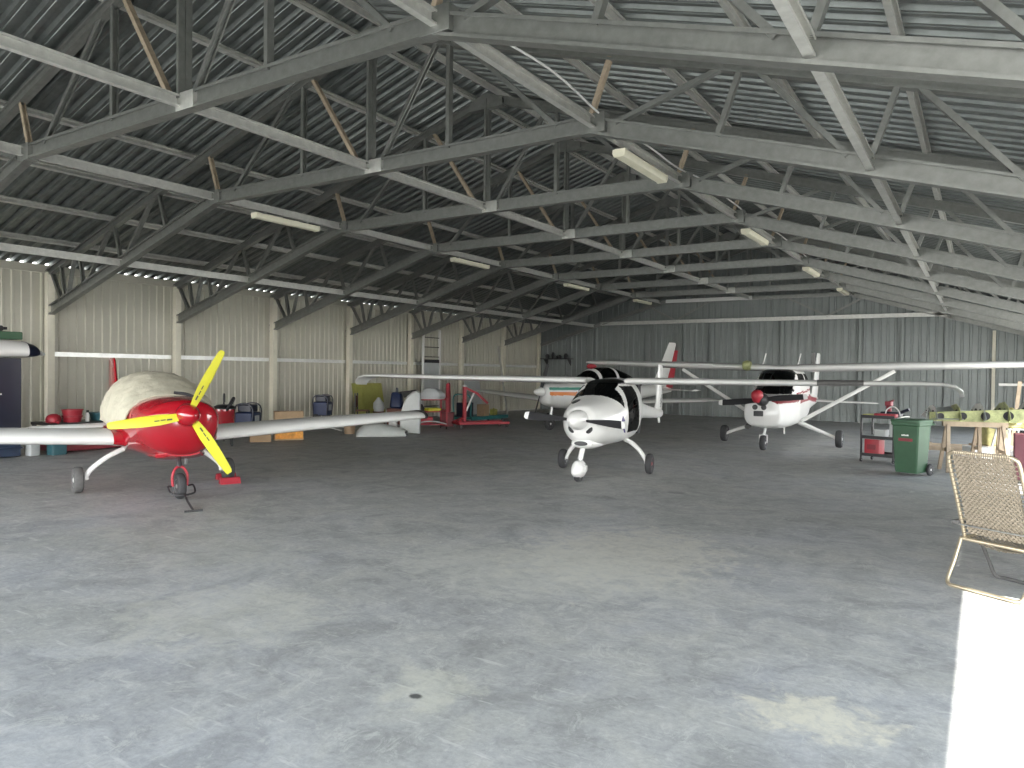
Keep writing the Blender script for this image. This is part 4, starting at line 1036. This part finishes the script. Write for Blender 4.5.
# pale frame against the wall
t = thing('ladder', 'tall pale ladder frame with a white sheet, against the left wall', 'ladder', (-16.95, 20.85, 0), 0)
for s in (-.47, .47):
    mb = MB(); mb.box(-.04, .04, s-.035, s+.035, 0, 3.2); obj('rail', mb, 'white_paint', t, 30, .006)
for z in (.4, .75, 2.2, 2.55, 2.9):
    mb = MB(); mb.tube([(0, -.45, z), (0, .45, z)], .018, 6); obj('rung', mb, 'tyre_grey', t)
mb = MB(); mb.box(-.02, .01, -.43, .43, .95, 1.98); obj('white_sheet', mb, 'pale_grey', t, 30)
mb = MB(); mb.box(-.05, .03, -.46, .46, 1.98, 2.1); obj('cross_bar', mb, 'black', t, 30)
# white board and dark stacks far left
mb = MB(); mb.box(-.015, .015, -.5, .5, 0, 1.5); mb.xf(Matrix.Translation((-16.7, 23.3, 0)) @ Matrix.Rotation(-.15, 4, 'Y'))
tag(obj('white_board', mb, 'pale_grey', None, 30), 'pale board leaning on the left wall beyond the ladder', 'board')
t = thing('wall_shelf', 'dark shelf with clutter high in the back left corner', 'shelf', (-16.1, YT(9)-.25, 2.28))
mb = MB(); mb.box(-.75, .75, -.2, .2, 0, .04); obj('board', mb, 'black', t, 30)
for a in (-.6, .6):
    mb = MB(); mb.plate([(a, .2, 0), (a, -.15, 0), (a, .2, -.28)], (1, 0, 0), .03); obj('bracket', mb, 'black', t)
for k, (x, r_, h) in enumerate(((-.5, .1, .2), (-.2, .08, .28), (.1, .12, .16), (.45, .1, .22))):
    mb = MB(); mb.lathe([(r_*.9, 0), (r_, h*.6), (r_*.5, h), (.001, h)], (-16.1+x, YT(9)-.25, 2.32), 'z', 12)
    tag(obj('can', mb, 'black_matte'), ['leftmost dark can on the corner shelf', 'tall narrow dark can on the corner shelf', 'low wide dark can on the corner shelf', 'rightmost dark can on the corner shelf'][k], 'can', 'cans on the corner shelf')

# ------------------------------------------------------------------ right side
# wheelie bin
t = thing('wheelie_bin', 'green wheelie bin beside the tool trolley', 'bin', (-1.0, 14.13, 0), head((-.36, -.93)))
rings = []
for z, hx, hy in ((.05, .18, .175), (.10, .19, .185), (.84, .225, .22), (.86, .245, .235), (.90, .245, .235)):
    rings.append([Vector((x*hx, y*hy, z)) for x, y in ((1, -.9), (1, .9), (.9, 1), (-.9, 1), (-1, .9), (-1, -.9), (-.9, -1), (.9, -1))])
mb = MB(); mb.loft(rings, True, True); obj('body', mb, 'bin_green', t, 30)
mb = MB(); mb.rbox(-.27, .26, -.245, .245, .90, .95, .05); mb.box(-.29, -.26, -.2, .2, .90, .935); obj('lid', mb, 'bin_green', t)
mb = MB(); mb.tube(arc([(-.24, -.2, .86), (-.31, -.2, .88), (-.31, .2, .88), (-.24, .2, .86)]), .02, 8); obj('handle', mb, 'bin_green', t)
mb = MB(); mb.tube([(-.19, -.22, .1), (-.19, .22, .1)], .015, 8); obj('axle', mb, 'metal', t)
for s in (-1, 1): wheel(t, (-.19, s*.225, .1), .1, .05, 'tyre')
mb = MB()
for k in range(4): mb.box(.212, .222, -.06+.03*k, -.035+.03*k, .675, .70 if k % 2 else .695)
obj('white_print', mb, 'bottle_white', t, 0)
mb = MB(); mb.box(.205, .217, -.11, .12, .585, .635); obj('red_label', mb, 'dark_red', t, 0)
# tool trolley
t = thing('tool_trolley', 'black two-shelf tool trolley left of the green bin', 'trolley', (-1.62, 15.9, 0), head((-.28, -.96)))
TT = Matrix.Translation((-1.62, 15.9, 0)) @ Matrix.Rotation(head((-.28, -.96)), 4, 'Z')
for z in (.12, .46, .86):
    mb = MB(); mb.box(-.26, .26, -.31, .31, z, z+.025); mb.box(.25, .265, -.31, .31, z, z+.06); mb.box(-.265, -.25, -.31, .31, z, z+.06); obj('shelf', mb, 'black', t, 30)
for a in (-.25, .25):
    for b in (-.30, .30):
        mb = MB(); mb.box(a-.014, a+.014, b-.014, b+.014, .07, .9); obj('post', mb, 'black', t, 30)
        wheel(t, (a, b, .04), .04, .03, 'tyre', name='caster')
mb = MB(); mb.tube(arc([(-.2, .31, .84), (-.2, .40, .9), (.2, .40, .9), (.2, .31, .84)]), .015, 8); obj('push_handle', mb, 'metal', t)
def on(mb, x, y, z, rz=0): return mb.xf(TT @ Matrix.Translation((x, y, z)) @ Matrix.Rotation(rz, 4, 'Z'))
tb = thing('toolbox', 'red toolbox on the bottom shelf of the black trolley', 'toolbox', TT @ Vector((.05, -.13, .147)), head((-.28, -.96)))
mb = MB(); mb.rbox(-.14, .14, -.14, .14, 0, .30, .02); obj('case', mb, 'red_matte', tb)
mb = MB(); mb.rbox(-.145, .145, -.145, .145, .30, .37, .02); obj('lid', mb, 'pale_grey', tb)
mb = MB(); mb.box(.14, .15, -.08, .08, .1, .2); obj('latch', mb, 'dark_red', tb)
mb = MB(); mb.rbox(-.1, .1, -.1, .1, 0, .16, .015); tag(obj('parts_bin', on(mb, .1, .02, .487), 'pale_grey'), 'white bin on the middle shelf of the black trolley', 'bin')
mb = MB(); mb.box(-.03, .03, -.03, .03, 0, .34); mb.box(-.06, .06, -.06, .06, 0, .02); tag(obj('spray_can', on(mb, .08, .2, .487), 'pale_grey', None, 30), 'tall pale can standing on the middle shelf', 'can')
mb = MB(); mb.box(-.16, .16, -.10, .10, 0, .04); mb.box(-.165, .165, -.105, .105, .03, .045); tag(obj('tool_tray', on(mb, .05, -.195, .887), 'mustard', None, 30), 'brass coloured tray on the left of the trolley top', 'tray')
mb = MB(); mb.rbox(-.1, .1, -.18, .18, 0, .10, .03); mb.tube([(0, .15, .08), (.0, .32, .16)], .03, 8); tag(obj('power_drill', on(mb, -.12, .11, .887), 'navy'), 'dark blue power tool on the trolley top', 'power tool')
mb = MB(); mb.rbox(-.06, .06, -.06, .06, .11, .2, .02); mb.lathe([(.05, 0), (.05, .12), (.03, .14)], n=12); mb.tube([(0, -.07, .16), (0, .09, .22)], .02, 6); tag(obj('spray_gun', on(mb, -.12, .06, .99), 'dark_red'), 'dark red spray gun standing on the blue power tool', 'spray gun')
mb = MB(); mb.rbox(-.08, .08, -.2, .2, 0, .07, .02); tag(obj('polisher', on(mb, .16, .12, .887), 'red_matte'), 'red and white polisher at the right end of the trolley top', 'polisher')
mb = MB(); mb.tube(arc([(.0, .25, .0), (.0, .28, .14), (.0, .4, .2), (.0, .5, .12), (0, .52, .02)]), .012, 6); tag(obj('air_hose', on(mb, .02, -.2, .892), 'bottle_white'), 'white air hose looped over the trolley top', 'hose')
# trestles with a stripped wing
def trestle(x, y, rz, lab, h=.90, L=.8):
    t = thing('trestle', lab, 'trestle', (x, y, 0), rz, 'wooden trestles under the stripped wing')
    mb = MB(); mb.box(-L/2, L/2, -.045, .045, h-.09, h); obj('beam', mb, 'raw_wood', t, 30, .006)
    for s in (-1, 1):
        for q in (-1, 1):
            mb = MB(); mb.tube([(s*(L/2-.08), q*.04, h-.06), (s*(L/2-.03), q*.28, .02)], .04, 4); obj('leg', mb, 'raw_wood', t, 30)
        mb = MB(); mb.box(s*(L/2-.07)-.012, s*(L/2-.07)+.012, -.18, .18, .36, .42); obj('brace', mb, 'raw_wood', t, 30)
    return t
trestle(-.10, 15.12, .28, 'nearer wooden trestle, its left leg just right of the green bin', .90, 1.0)
trestle(.12, 15.75, .28, 'farther short wooden trestle seen between the legs of the nearer one', .90, .5)
t = thing('wing_skeleton', 'stripped aircraft wing of yellow-green ribs and spars on wooden trestles', 'aircraft wing', (-.02, 15.4, .905), head((.96, .28)))
# local: x along span, y chordwise
def spar(y, x0, x1, h0, h1, m, nm, th=.03):
    n = int((x1-x0)/.3)
    mb = MB(); mb.plate([(x0, y, 0), (x1, y, 0), (x1, y, h1), (x0, y, h0)], (0, 1, 0), th)
    mb.box(x0, x1, y-.04, y+.04, -.004, .012); mb.loft([[(x, y-.04, z), (x, y+.04, z), (x, y+.04, z+.012), (x, y-.04, z+.012)] for x, z in ((x0, h0-.012), (x1, h1-.012))], True, True)
    s = obj(nm, mb, m, t, 30)
    for k in range(n):
        x = x0+(k+.5)*(x1-x0)/n; h = h0+(h1-h0)*(k+.5)/n
        q = MB(); q.lathe([(.001, -.019), (h*.30, -.019), (h*.36, -.025), (h*.36, .025), (h*.30, .019), (.001, .019)], (0, 0, 0), 'y', 18); q.xf(Matrix.Translation((x, y, h*.5)))
        obj('lightening_hole', q, 'black_matte', s, 40)
    return s
spar(-.30, -.88, .85, .15, .25, 'zinc_green', 'front_spar')
spar(.28, -.80, .85, .14, .2, 'alloy_sheet', 'rear_spar')
for k in range(5):
    x = -.78+.37*k; mb = MB(); kk = .85+.08*k
    prof = [(a*.8, b*kk) for a, b in [(-.55, .05), (-.40, .24), (-.15, .32), (.15, .29), (.5, .17), (.85, .06), (.85, .03), (.4, .0), (-.4, -.0)]]
    mb.plate([(x, a, b) for a, b in prof], (1, 0, 0), .012)
    r_ = obj('rib', mb, 'zinc_green' if k % 2 else 'alloy_sheet', t, 30)
    for a, rr in ((-.16, .075*kk), (.08, .075*kk), (.30, .05*kk)):
        q = MB(); q.lathe([(.001, -.010), (rr*.85, -.010), (rr, -.014), (rr, .014), (rr*.85, .010), (.001, .010)], (x, a, .14*kk), 'x', 16); obj('lightening_hole', q, 'black_matte', r_, 40)
mb = MB(); mb.plate([(-.85, -.34, .03), (-.35, -.34, .03), (-.45, .1, .24), (-.80, .1, .20)], (0, -.4, .9), .008)
obj('skin_panel', mb, 'alloy_sheet', t, 30, label='loose bare metal skin panel')
# engine and yellow parts
t = thing('aircraft_engine', 'pale yellow engine assembly on a stand at the right edge', 'engine', (.52, 17.0, 0), .6)
mb = MB(); mb.rbox(-.28, .28, -.22, .22, .72, .95, .05); obj('crankcase', mb, 'engine_yellow', t)
for k, (a, b) in enumerate(((-.2, -1), (.1, -1), (-.2, 1), (.1, 1))):
    mb = MB()
    for q in range(6): mb.lathe([(.085, .0), (.085, .016)], (a, 0, 0), 'y', 16); mb.v[-32:] = [(x, y+b*(.22+.028*q), z+.86) for x, y, z in mb.v[-32:]]
    mb.rbox(a-.06, a+.06, min(b*.22, b*.42), max(b*.22, b*.42), .80, .92, .02)
    obj('cylinder', mb, 'engine_yellow', t, 40)
mb = MB()
for k in range(5): mb.tube(arc([(-.25+.12*k, -.2, .95), (-.2+.12*k, -.05, 1.06+.03*(k % 2)), (-.24+.12*k, .15, .98)]), .022, 6)
obj('intake_pipes', mb, 'engine_yellow', t)
mb = MB(); mb.lathe([(.10, .30), (.12, .33), (.12, .38), (.05, .40), (.001, .40)], (0, 0, .86), 'x', 18); obj('gearbox', mb, 'metal', t)
for a in (-1, 1):
    for b in (-1, 1):
        mb = MB(); mb.tube([(a*.2, b*.16, .72), (a*.32, b*.28, .02)], .022, 6); obj('stand_leg', mb, 'metal', t)
mb = MB(); mb.box(-.3, .3, -.26, .26, .69, .72); obj('stand_top', mb, 'pale_grey', t, 30)
t = thing('fuel_tank', 'yellow square tank under the stripped wing', 'tank', (.20, 17.9, .30), .4)
mb = MB(); mb.rbox(-.22, .22, -.26, .26, 0, .38, .05); obj('body', mb, 'engine_yellow', t)
mb = MB(); mb.lathe([(.05, .38), (.05, .42)], n=14); obj('cap', mb, 'metal', t)
mb = MB(); mb.box(-.3, .3, -.34, .34, 0, .27); mb.box(-.31, .31, -.35, .35, .25, .30); tag(obj('wooden_crate', placed(mb, .20, 17.9, 0, .4), 'raw_wood', None, 30), 'pale crate under the yellow tank', 'crate')
t = thing('carton', 'white carton on the floor behind the woven chair', 'box', (-.06, 16.75, 0), .5)
mb = MB(); mb.box(-.18, .18, -.2, .2, 0, .34); obj('carton', mb, 'bottle_white', t, 30, .006)
mb = MB(); mb.box(-.182, .182, -.03, .03, .339, .342); obj('tape', mb, 'pale_grey', t)
t = thing('spare_wheel', 'pale wheel standing before the engine stand at the right', 'wheel', (.44, 16.25, 0), 0)
mb = MB(); mb.lathe([(.10, -.05), (.15, -.06), (.175, -.03), (.175, .03), (.15, .06), (.10, .05)], (0, 0, 0), 'y', 24); mb.xf(Matrix.Translation((0, 0, .175)) @ Matrix.Rotation(.9, 4, 'Z')); obj('tyre', mb, 'tyre_grey', t)
mb = MB(); mb.lathe([(.001, -.045), (.11, -.04), (.11, .04), (.001, .045)], (0, 0, 0), 'y', 20); mb.xf(Matrix.Translation((0, 0, .175)) @ Matrix.Rotation(.9, 4, 'Z')); obj('rim', mb, 'bottle_white', t)
for k, (x, y) in enumerate(((-.55, 19.4), (-.2, 20.2))):
    mb = MB(); mb.box(-.9, .9, -.07, .07, 0, .10); mb.box(-.9, -.8, -.1, .1, 0, .12); tag(obj('timber_beam', placed(mb, x, y, 0, .1*k), 'raw_wood', None, 30), ['timber beam lying on the floor behind the green bin', 'farther timber beam lying on the floor behind the trestles'][k], 'beam', 'timber beams on the floor')
mb = MB(); mb.tube([(.52, 18.5, .0), (.66, 18.6, 1.6)], .05, 4); tag(obj('wooden_plank', mb, 'brown_wood', None, 30) if False else obj('wooden_plank', mb, 'raw_wood', None, 30), 'wooden plank leaning upright at the right edge', 'plank')
t = thing('locker', 'dark red locker at the right edge beyond the woven chair', 'locker', (.86, 16.0, 0), .0)
t.location = (.60, 14.25, 0)
mb = MB(); mb.box(-.16, .16, -.2, .2, .05, .78); obj('body', mb, 'maroon', t, 30, .008)
mb = MB(); mb.box(-.15, .15, -.212, -.2, .08, .75); obj('door', mb, 'maroon', t, 30, .004)
for a in (-1, 1):
    for b in (-1, 1):
        mb = MB(); mb.box(a*.13-.02, a*.13+.02, b*.17-.02, b*.17+.02, 0, .05); obj('foot', mb, 'black', t)

# woven reclining chair
w = Vector((.86, -.50, 0)).normalized(); fdir = Vector((.50, .86, 0)).normalized()
o0 = Vector((-.11, 6.97, 0))+w*.27
t = thing('lawn_chair', 'folding lawn chair with woven beige back and gold tube frame', 'chair', o0, head((fdir.x, fdir.y)))
# local x forward (facing), y left ; chair half width .31
HW = .265
zb, xb, ztop, xt = .37, 0.02, 1.08, -.24
def bk(u, y, off=0):   # point on the back plane, u 0..1
    return Vector((xb+(xt-xb)*u-off*.95, y, zb+(ztop-zb)*u-off*.3))
loop = [bk(0, -HW), bk(.5, -HW), bk(.90, -HW), bk(.985, -HW+.03), bk(1, -HW+.09), bk(1, 0), bk(1, HW-.09), bk(.985, HW-.03), bk(.90, HW), bk(.5, HW), bk(0, HW)]
mb = MB(); mb.tube(arc(loop, 4), .0155, 10); obj('back_frame', mb, 'gold_tube', t)
mb = MB()
nu, nv = 34, 25
for i in range(nv):        # lengthwise straps
    y = -HW+.04+(2*HW-.08)*(i+.5)/nv; pts = []
    for k in range(nu*2+1):
        u = .06+.90*k/(nu*2); s = .008*math.sin(PI*(k+ (i % 2)*1))*0 + .006*(1 if (k//2+i) % 2 else -1)
        pts.append((bk(u, y-.0088, s), bk(u, y+.0088, s)))
    vs = [v for p in pts for v in p]; mb.add(vs, [(2*a, 2*a+1, 2*a+3, 2*a+2) for a in range(len(pts)-1)])
for j in range(nu):        # crosswise straps
    u = .06+.90*(j+.5)/nu; pts = []
    for k in range(nv*2+3):
        y = -HW+.038+(2*HW-.076)*k/(nv*2+2); s = .006*(-1 if (k//2+j) % 2 else 1)
        pts.append((bk(u-.0118, y, s), bk(u+.0118, y, s)))
    vs = [v for p in pts for v in p]; mb.add(vs, [(2*a, 2*a+1, 2*a+3, 2*a+2) for a in range(len(pts)-1)])
wb = obj('woven_back', mb, 'webbing', t, 0)
wb.modifiers.new('thick', 'SOLIDIFY').thickness = .003
mb = MB()
for k in range(26):        # lacing over the top rail and side rails
    y = -HW+.06+(2*HW-.12)*k/25
    c = bk(1, y); mb.tube([c+Vector((.012, 0, -.03)), c+Vector((.012, 0, .012)), c+Vector((-.012, 0, .014)), c+Vector((-.016, 0, -.03))], .005, 5)
obj('top_lacing', mb, 'webbing', t, 60)
for s in (-1, 1):
    mb = MB()
    for k in range(18):
        c = bk(.06+.85*k/17, s*HW); mb.tube([c+Vector((.006, -s*.05, 0)), c+Vector((.014, s*.0, 0)), c+Vector((0, s*.015, 0)), c+Vector((-.014, s*.0, 0)), c+Vector((-.006, -s*.05, 0))], .0035, 5)
    obj('side_lacing', mb, 'webbing', t, 60)
# seat frame and its webbing
mb = MB(); mb.tube(arc([(0, -HW-.02, .36), (.3, -HW-.02, .37), (.55, -HW-.02, .40), (.62, -HW+.06, .40), (.62, HW-.06, .40), (.55, HW+.02, .40), (.3, HW+.02, .37), (0, HW+.02, .36)], 5), .0155, 10)
mb.tube([(0.0, -HW-.02, .36), (0.0, HW+.02, .36)], .0155, 10); obj('seat_frame', mb, 'gold_tube', t)
mb = MB()
for j in range(24):
    x = .05+.53*j/23; pts = [(Vector((x-.009, y, .362+.04*(x/.6)**2-.05*math.cos(y/HW*PI/2)+.004*(-1 if (k+j) % 2 else 1))), Vector((x+.009, y, .362+.04*(x/.6)**2-.05*math.cos(y/HW*PI/2)+.004*(-1 if (k+j) % 2 else 1)))) for k, y in enumerate([-HW+2*HW*q/24 for q in range(25)])]
    vs = [v for p in pts for v in p]; mb.add(vs, [(2*a, 2*a+1, 2*a+3, 2*a+2) for a in range(24)])
for i in range(20):
    y = -HW+.03+(2*HW-.06)*i/19; pts = [(Vector((x, y-.008, .362+.04*(x/.6)**2-.05*math.cos(y/HW*PI/2)+.004*(1 if (k+i) % 2 else -1))), Vector((x, y+.008, .362+.04*(x/.6)**2-.05*math.cos(y/HW*PI/2)+.004*(1 if (k+i) % 2 else -1)))) for k, x in enumerate([.04+.55*q/24 for q in range(25)])]
    vs = [v for p in pts for v in p]; mb.add(vs, [(2*a, 2*a+1, 2*a+3, 2*a+2) for a in range(24)])
o = obj('woven_seat', mb, 'webbing', t, 0); o.modifiers.new('thick', 'SOLIDIFY').thickness = .003
# two U-shaped leg frames
mb = MB(); mb.tube(arc([(.0, HW+.02, .36), (-.09, HW+.02, .18), (-.165, HW+.02, .05), (-.19, HW-.01, .0145), (-.20, HW-.08, .0145), (-.20, -HW+.08, .0145), (-.19, -HW+.01, .0145), (-.165, -HW-.02, .05), (-.09, -HW-.02, .18), (.0, -HW-.02, .36)], 4), .0155, 10); obj('leg_frame', mb, 'gold_tube', t)
mb = MB(); mb.tube(arc([(.18, HW-.02, .36), (.32, HW-.02, .15), (.37, HW-.03, .05), (.39, HW-.06, .0145), (.40, HW-.12, .0145), (.40, -HW+.12, .0145), (.39, -HW+.06, .0145), (.37, -HW+.03, .05), (.32, -HW+.02, .15), (.18, -HW+.02, .36)], 4), .0155, 10); obj('leg_frame', mb, 'tyre_grey', t)
# armrests and ratchets
for s in (-1, 1):
    mb = MB(); mb.tube([(-.02, s*(HW+.02), .36), (.0, s*(HW+.035), .44), (.28, s*(HW+.04), .58), (.30, s*(HW+.03), .40)], .011, 8); mb.rbox(-.06, .30, s*(HW+.04)-.03, s*(HW+.04)+.03, .0, .022, .008)
    vs = mb.v[-64:]; obj('arm_strut', mb, 'gold_tube', t) if False else None
    mb = MB(); mb.tube([bk(.20, s*(HW+.015)), bk(.20, s*(HW+.015))+Vector((.14, 0, .02)), Vector((.22, s*(HW+.02), .37))], .009, 8); obj('arm_strut', mb, 'gold_tube', t)
    mb = MB(); mb.rbox(-.06, .10, -.025, .025, -.015, .015, .006); mb.xf(Matrix.Translation(bk(.18, s*(HW+.025)))); obj('ratchet', mb, 'tyre_grey', t)
mb = MB(); mb.tube([bk(.17, -HW-.01, .03), bk(.17, HW+.01, .03)], .007, 6); obj('back_rod', mb, 'metal', t)

# ------------------------------------------------------------------ light
W = bpy.data.worlds.new('sky'); SC.world = W; W.use_nodes = True
nt = W.node_tree; bg = nt.nodes['Background']
tcw = nt.nodes.new('ShaderNodeTexCoord'); sp = nt.nodes.new('ShaderNodeSeparateXYZ'); cr = nt.nodes.new('ShaderNodeValToRGB')
nt.links.new(tcw.outputs['Generated'], sp.inputs[0]); nt.links.new(sp.outputs['Z'], cr.inputs['Fac'])
e = cr.color_ramp.elements           # bright hazy sky, palest near the horizon
e[0].position = 0; e[0].color = (1, .985, .95, 1); e[1].position = .9; e[1].color = (.12, .16, .21, 1)
for p_, c_ in ((.17, (.86, .87, .87, 1)), (.32, (.36, .40, .44, 1))):
    q_ = e.new(p_); q_.color = c_
nt.links.new(cr.outputs['Color'], bg.inputs['Color']); bg.inputs['Strength'].default_value = 3.0
sun = bpy.data.lights.new('sun', 'SUN'); sun.energy = 5.0; sun.angle = math.radians(.55); sun.color = (1, .97, .91)
so = bpy.data.objects.new('sun', sun); COL.objects.link(so)
sd = Vector((1.0, -.22, 1.43)).normalized()      # towards the sun
so.rotation_euler = sd.to_track_quat('Z', 'Y').to_euler(); so.location = (10, -5, 20)

# ------------------------------------------------------------------ camera
cam = bpy.data.cameras.new('camera'); co = bpy.data.objects.new('camera', cam); COL.objects.link(co)
cam.sensor_width = 36; cam.lens = 730.26/1024*36; cam.clip_start = .05; cam.clip_end = 300
yaw, pitch, roll = math.radians(32.7886), math.radians(-.9054), math.radians(.68425)
F = Vector((-math.sin(yaw)*math.cos(pitch), math.cos(yaw)*math.cos(pitch), math.sin(pitch)))
r = Vector((math.cos(yaw), math.sin(yaw), 0)); u = r.cross(F)
r2 = r*math.cos(roll)+u*math.sin(roll); u2 = -r*math.sin(roll)+u*math.cos(roll)
mw = Matrix((( r2.x, u2.x, -F.x), (r2.y, u2.y, -F.y), (r2.z, u2.z, -F.z))).to_4x4()
mw.translation = (0, 0, HC); co.matrix_world = mw
SC.camera = co
SC.view_settings.view_transform = 'Standard'; SC.view_settings.look = 'None'
SC.view_settings.gamma = 1; SC.view_settings.use_curve_mapping = False
SC.view_settings.exposure = 2.05
SC.cycles.max_bounces = 10; SC.cycles.diffuse_bounces = 6; SC.cycles.glossy_bounces = 4; SC.cycles.transparent_max_bounces = 12
SC.cycles.use_denoising = True
